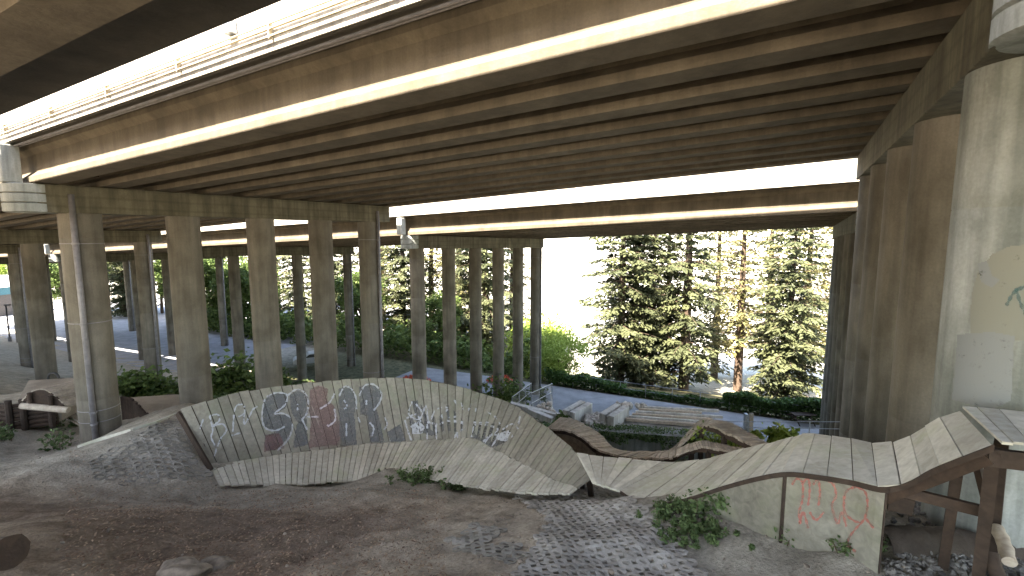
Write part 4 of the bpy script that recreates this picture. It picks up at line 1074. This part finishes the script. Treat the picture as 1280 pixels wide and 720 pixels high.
# dirt jump mound + ragged retaining boards
t = thing("board_retaining", "ragged dark upright boards holding the cut face of the dirt jump", "retaining boards", P(165,535,14.6))
top = [(150,496,16.2),(158,498,16),(166,502,15.8),(172,507,15.5),(178,513,15.3),(184,520,15.1),(190,526,15.0),(196,531,14.9)]
mb = MB()
tp = catmull([P(*q) for q in top], 16)
for i in range(16):
    a_, b2 = tp[i], tp[i+1]; h_ = Vector((0,0,random.uniform(-.03,.06))); g = (b2-a_)*.04; bt = Vector((0,.0,-1.6)); th_ = Vector((.03,.06,0))
    mb.hexa([a_+g+bt, b2-g+bt, b2-g+bt+th_, a_+g+bt+th_, a_+g+h_, b2-g+h_, b2-g+h_+th_, a_+g+h_+th_], random.random())
build("boards", mb, M['brown'], t)
mb = MB()
for i in range(16):
    a_, b2 = tp[i]+Vector((.05,.08,-.06)), tp[i+1]+Vector((.05,.08,-.06)); q3, q4 = b2+Vector((1.8,1.2,-.25)), a_+Vector((1.8,1.2,-.25))
    dn_ = Vector((0,0,-1.5)); mb.hexa([a_+dn_, b2+dn_, q3+dn_, q4+dn_, a_, b2, q3, q4])
build("packed_fill", mb, M['mound'], t)
# fallen planks
for i, (a_, b2) in enumerate((((70,512,16.2),(112,536,14.8)), ((84,514,16.0),(108,531,14.9)), ((60,508,16.6),(96,526,15.4)))):
    A_, B_ = P(*a_), P(*b2); mb = MB(); mb.beam(A_, B_, .16, .05)
    tag(build("fallen_plank", mb, M['log'] if i < 2 else M['grey'], origin=A_), ("longest pale plank lying aslant against the near left column", "narrow tan plank between the two longer fallen ones", "grey fallen plank nearest the log crib")[i], "plank", "fallen planks")
# tyres
for i, (px, py, Y, tilt) in enumerate(((67,474,22.5,0), (78,481,22.5,1))):
    q = P(px, py, Y); mb = MB(); n = 20; pts = []
    for k in range(n+1):
        a_ = 2*math.pi*k/n*(1 if not tilt else .5); pts.append(q+Vector((math.cos(a_)*.27, 0, math.sin(a_)*.27+.05)))
    mb.tube(pts, .05, 7, tilt == 1)
    tag(build("bicycle_tyre", mb, M['black'], origin=q), ("black bicycle tyre standing behind the arched roller", "half-buried black tyre arch right of the standing tyre")[i], "tyre")
q = P(213,498,18); mb = MB()
pts = [q+Vector((math.cos(math.pi*k/12)*.5, .1*k/12, math.sin(math.pi*k/12)*.22-.1)) for k in range(13)]; mb.tube(pts, .05, 7)
tag(build("half_buried_tyre", mb, M['black'], origin=q), "flat black tyre hoop beside the second left column", "tyre")
# distant building, lamp post, car
q = P(-10, 425, 88); q.z = HZ(q.x, q.y)
t = thing("low_building", "low dark building with teal fascia and white roof at the far left", "building", q)
mb = MB(); mb.box(q+Vector((-2,0,2.0)), Vector((7,0,0)), Vector((0,4,0)), Vector((0,0,2.0))); build("wall", mb, M['darkwall'], t)
mb = MB(); mb.box(q+Vector((-2,-.05,4.7)), Vector((7.1,0,0)), Vector((0,4.1,0)), Vector((0,0,.7))); build("fascia", mb, M['teal'], t)
mb = MB(); mb.hexa([q+Vector(v) for v in ((-9.3,-4.3,5.41),(5.3,-4.3,5.41),(5.3,4.3,5.41),(-9.3,4.3,5.41),(-8,-2,7.4),(4,-2,7.4),(4,2,7.4),(-8,2,7.4))]); build("roof", mb, M['white'], t)
for i in range(4):
    mb = MB(); mb.box(q+Vector((-7+3.2*i,-4.03,2.2)), Vector((1,0,0)), Vector((0,.03,0)), Vector((0,0,.8))); build("window", mb, M['glass'], t)
q = P(14, 438, 62); q.z = HZ(q.x, q.y)
t = thing("lamp_post", "thin dark lamp post in the parking lot at the far left", "lamp post", q)
mb = MB(); mb.tube([q, q+Vector((0,0,5.0))], .09, 8); build("pole", mb, M['black'], t)
mb = MB(); mb.tube([q, q+Vector((0,0,.7))], .2, 10); build("base", mb, M['pipe'], t)
mb = MB(); mb.box(q+Vector((.2,0,5.05)), Vector((.35,0,0)), Vector((0,.15,0)), Vector((0,0,.09))); build("lamp_head", mb, M['black'], t)
q = P(393, 470, 52); q.z = HZ(q.x, q.y)+.3
t = thing("parked_car", "silver car glimpsed between the columns behind the wall ride", "car", q)
xa = Vector((.9,.43,0)).normalized(); ya = Vector((-xa.y,xa.x,0))
def carpt(x, y, z): return q+xa*x+ya*y+Vector((0,0,z))
mb = MB(); pr = [(-2.1,.35),(-2.15,.75),(-1.9,.95),(-1.0,1.0),(-.5,1.42),(.7,1.45),(1.35,1.0),(2.05,.85),(2.15,.4)]
mb.extrude(pr, [(lambda a_, b2, s=s: carpt(a_, s, b2)) for s in (-.85, .85)]); build("body", mb, M['carpaint'], t, bevel=.05)
for s in (-1,1):
    mb = MB(); mb.extrude([(-.9,1.02),(-.45,1.36),(.65,1.38),(1.15,1.03)], [(lambda a_, b2, s_=s_: carpt(a_, s_, b2)) for s_ in (s*.853, s*.862)]); build("side_window", mb, M['glass'], t)
for x in (-1.3,1.3):
    for s in (-.75,.75): mb = MB(); mb.tube([carpt(x, s-.12, .33), carpt(x, s+.12, .33)], .33, 16); build("wheel", mb, M['black'], t)

# ------------------------------------------------------------------ near-ground details
# paint patches on the nearest right column (curved to its face)
cp = Vector((5.45,5.1,0)); big = cols[('B',1,0)]
shaft = [o for o in big.children if o.name.startswith("shaft")][0]
nseg = 96; cv = []; cf = []
for j in range(2):
    for k in range(nseg): a_ = 2*math.pi*k/nseg; cv.append(Vector((cp.x+.50*math.cos(a_), cp.y+.50*math.sin(a_), (-6, 4)[j])))
cf = [(k, (k+1) % nseg, nseg+(k+1) % nseg, nseg+k) for k in range(nseg)]; cb = BVHTree.FromPolygons(cv, cf)
mb = MB(); fill(mb, cb, [(1213,422),(1214,370),(1222,340),(1240,318),(1262,308),(1300,304),(1330,310),(1330,428)], .006, 1.6); build("tan_paint_patch", mb, M['ptan'], shaft)
mb = MB(); fill(mb, cb, [(1197,418),(1240,415),(1268,420),(1264,500),(1240,512),(1190,500)], .010, 1.6); build("pale_paint_patch", mb, M['pgrey'], shaft); mb = MB(); fill(mb, cb, [(1222,330),(1234,326),(1240,345),(1250,350),(1240,360),(1226,352)], .012, 1.5); build("pale_paint_patch", mb, M['pgrey'], shaft)
mb = MB(); strokes(mb, cb, [[(1258,382),(1268,365),(1282,358)], [(1270,360),(1276,380),(1286,400)]], 4, .014); build("teal_graffiti", mb, M['pteal'], shaft)
mb = MB()
# dark soil bank behind the trestle
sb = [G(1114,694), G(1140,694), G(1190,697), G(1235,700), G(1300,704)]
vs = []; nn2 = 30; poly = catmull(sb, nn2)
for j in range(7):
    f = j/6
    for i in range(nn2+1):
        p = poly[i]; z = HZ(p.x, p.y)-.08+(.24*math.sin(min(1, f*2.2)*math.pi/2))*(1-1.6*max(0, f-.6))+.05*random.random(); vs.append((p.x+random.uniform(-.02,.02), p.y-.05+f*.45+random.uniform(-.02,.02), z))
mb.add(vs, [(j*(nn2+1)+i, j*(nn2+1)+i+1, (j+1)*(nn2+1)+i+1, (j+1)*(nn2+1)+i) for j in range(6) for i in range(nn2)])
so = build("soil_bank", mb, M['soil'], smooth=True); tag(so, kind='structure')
mb = MB(); random.seed(4)
for _ in range(700):
    px = random.uniform(1105,1300); py = random.uniform(684,735) if px > 1120 else random.uniform(700,735); q = G(px, py); blob(mb, q+Vector((0,0,.0)), random.uniform(.012,.05), (1,1,.6))
for _ in range(420):
    q = P(random.uniform(1115,1300), 655, random.uniform(5.0,6.2)); q.z = HZ(q.x,q.y)+.03; blob(mb, q, random.uniform(.015,.045), (1,1,.7))
tag(build("rubble", mb, M['gravelmat'], origin=G(1180,700)), "loose grey gravel and rubble around the trestle foot", kind='stuff')
lp = [((1246,660,4.3),(1262,702,3.95),.055,"pale peeled log leaning at the bottom right behind the trestle post",'log'), ((1238,690,3.95),(1252,735,3.8),.06,"dark rotten log stump at the bottom right corner",'brown'), ((1258,656,4.9),(1290,664,4.7),.05,"short grey log end lying beside the painted column",'dirtwood')]
for a_, b2, r_, lab, mt in lp:
    A_, B_ = P(*a_), P(*b2); mb = MB(); mb.tube([A_.lerp(B_, s/6)+Vector((random.uniform(-.01,.01),0,random.uniform(-.01,.01))) for s in range(7)], [r_*random.uniform(.96,1.04) for _ in range(7)], 12, jit=.1)
    tag(build("log", mb, M[mt], origin=A_, smooth=60), lab, "log", "logs at the trestle")
# log end bottom left
A_, B_ = P(-60,700,4.9), P(12,690,4.55); mb = MB(); mb.tube([A_.lerp(B_, s/8) for s in range(9)], [.17*random.uniform(.93,1.07) for _ in range(9)], 16, jit=.1)
tag(build("cut_log", mb, M['rust'], origin=B_, smooth=60), "end of a thick brown log at the bottom left corner", "log")
def boulder(px, py, r, sq, lab, sink=.4):
    q = G(px, py); bm = bmesh.new(); bmesh.ops.create_icosphere(bm, subdivisions=4, radius=1); mb = MB()
    vs = []
    for v in bm.verts:
        c = v.co; nz = float(fbm(np.array(c.x*1.6+px), np.array(c.y*1.6+c.z*1.9), 8, 5))+.35*abs(float(fbm(np.array(c.x*4+c.z*2), np.array(c.y*4-c.z*3), 18, 3)))
        vs.append(Vector((c.x*sq[0], c.y*sq[1], c.z*sq[2]))*r*(1+.35*nz)+q+Vector((0,0,-r*sink*sq[2])))
    mb.add(vs, [tuple(v.index for v in f.verts) for f in bm.faces]); bm.free()
    tag(build("boulder", mb, M['rock'], origin=q, smooth=50), lab, "boulder", "half-buried boulders")
boulder(222, 716, .34, (1,.8,.55), "half-buried tan boulder, left of the pair at the bottom left"); boulder(268, 708, .22, (1.1,.8,.6), "small tan boulder half-buried right of the larger one")
# leaf litter and wood chips
mb = MB(); random.seed(21)
for _ in range(16000):
    px = random.uniform(-20,460); py = random.uniform(598,735); 
    if px > 330 and random.random() < .6: continue
    r_ = ray(px, py); q = G(px, py) if False else None
    # place on ground area directly
    Yp = random.uniform(4.3, 10.2); X = random.uniform(-.95*Yp-.5, -.15*Yp)
    if X > -.45*Yp and random.random() < .45: continue
    s = random.uniform(.009,.03); z = HZ(X, Yp)+.006+random.random()*.008
    a_ = random.random()*6.28; d = Vector((math.cos(a_), math.sin(a_), random.uniform(-.4,.4)))*s; e = Vector((-math.sin(a_), math.cos(a_), random.uniform(-.4,.4)))*s*.45; c = Vector((X, Yp, z))
    mb.quadface(c-d, c-e, c+d, c+e, c=random.random())
tag(build("leaf_litter", mb, M['dryleaf'], origin=(0,0,0)), "brown dry leaves and wood chips scattered over the left foreground dirt", kind='stuff')
mb = MB()
for _ in range(1500):
    Yp = random.uniform(4, 13); X = random.uniform(-1.1*Yp, 1.0*Yp); blob(mb, Vector((X, Yp, HZ(X, Yp)+.002)), random.uniform(.008,.03)*(1 if random.random() > .06 else 2), (1,1,.6))
tw = MB(); random.seed(77)
for _ in range(260):
    Yp = random.uniform(4.2, 9.5); X = random.uniform(-1.0*Yp, .1*Yp); a_ = random.random()*6.28; L = random.uniform(.05,.22); z = HZ(X, Yp)+.012
    d = Vector((math.cos(a_), math.sin(a_), random.uniform(-.05,.12)))*L; tw.tube([(X,Yp,z), (X+d.x*.5+.01,Yp+d.y*.5,z+d.z*.5+.008), (X+d.x,Yp+d.y,z+max(0,d.z))], [.005,.004,.002], 5)
tag(build("twigs", tw, M['dirtwood'], origin=(0,0,0)), "small dry twigs scattered over the foreground dirt", kind='stuff')
tag(build("pebbles", mb, M['rock'], origin=(0,0,0)), "small pebbles scattered over the dirt", kind='stuff')
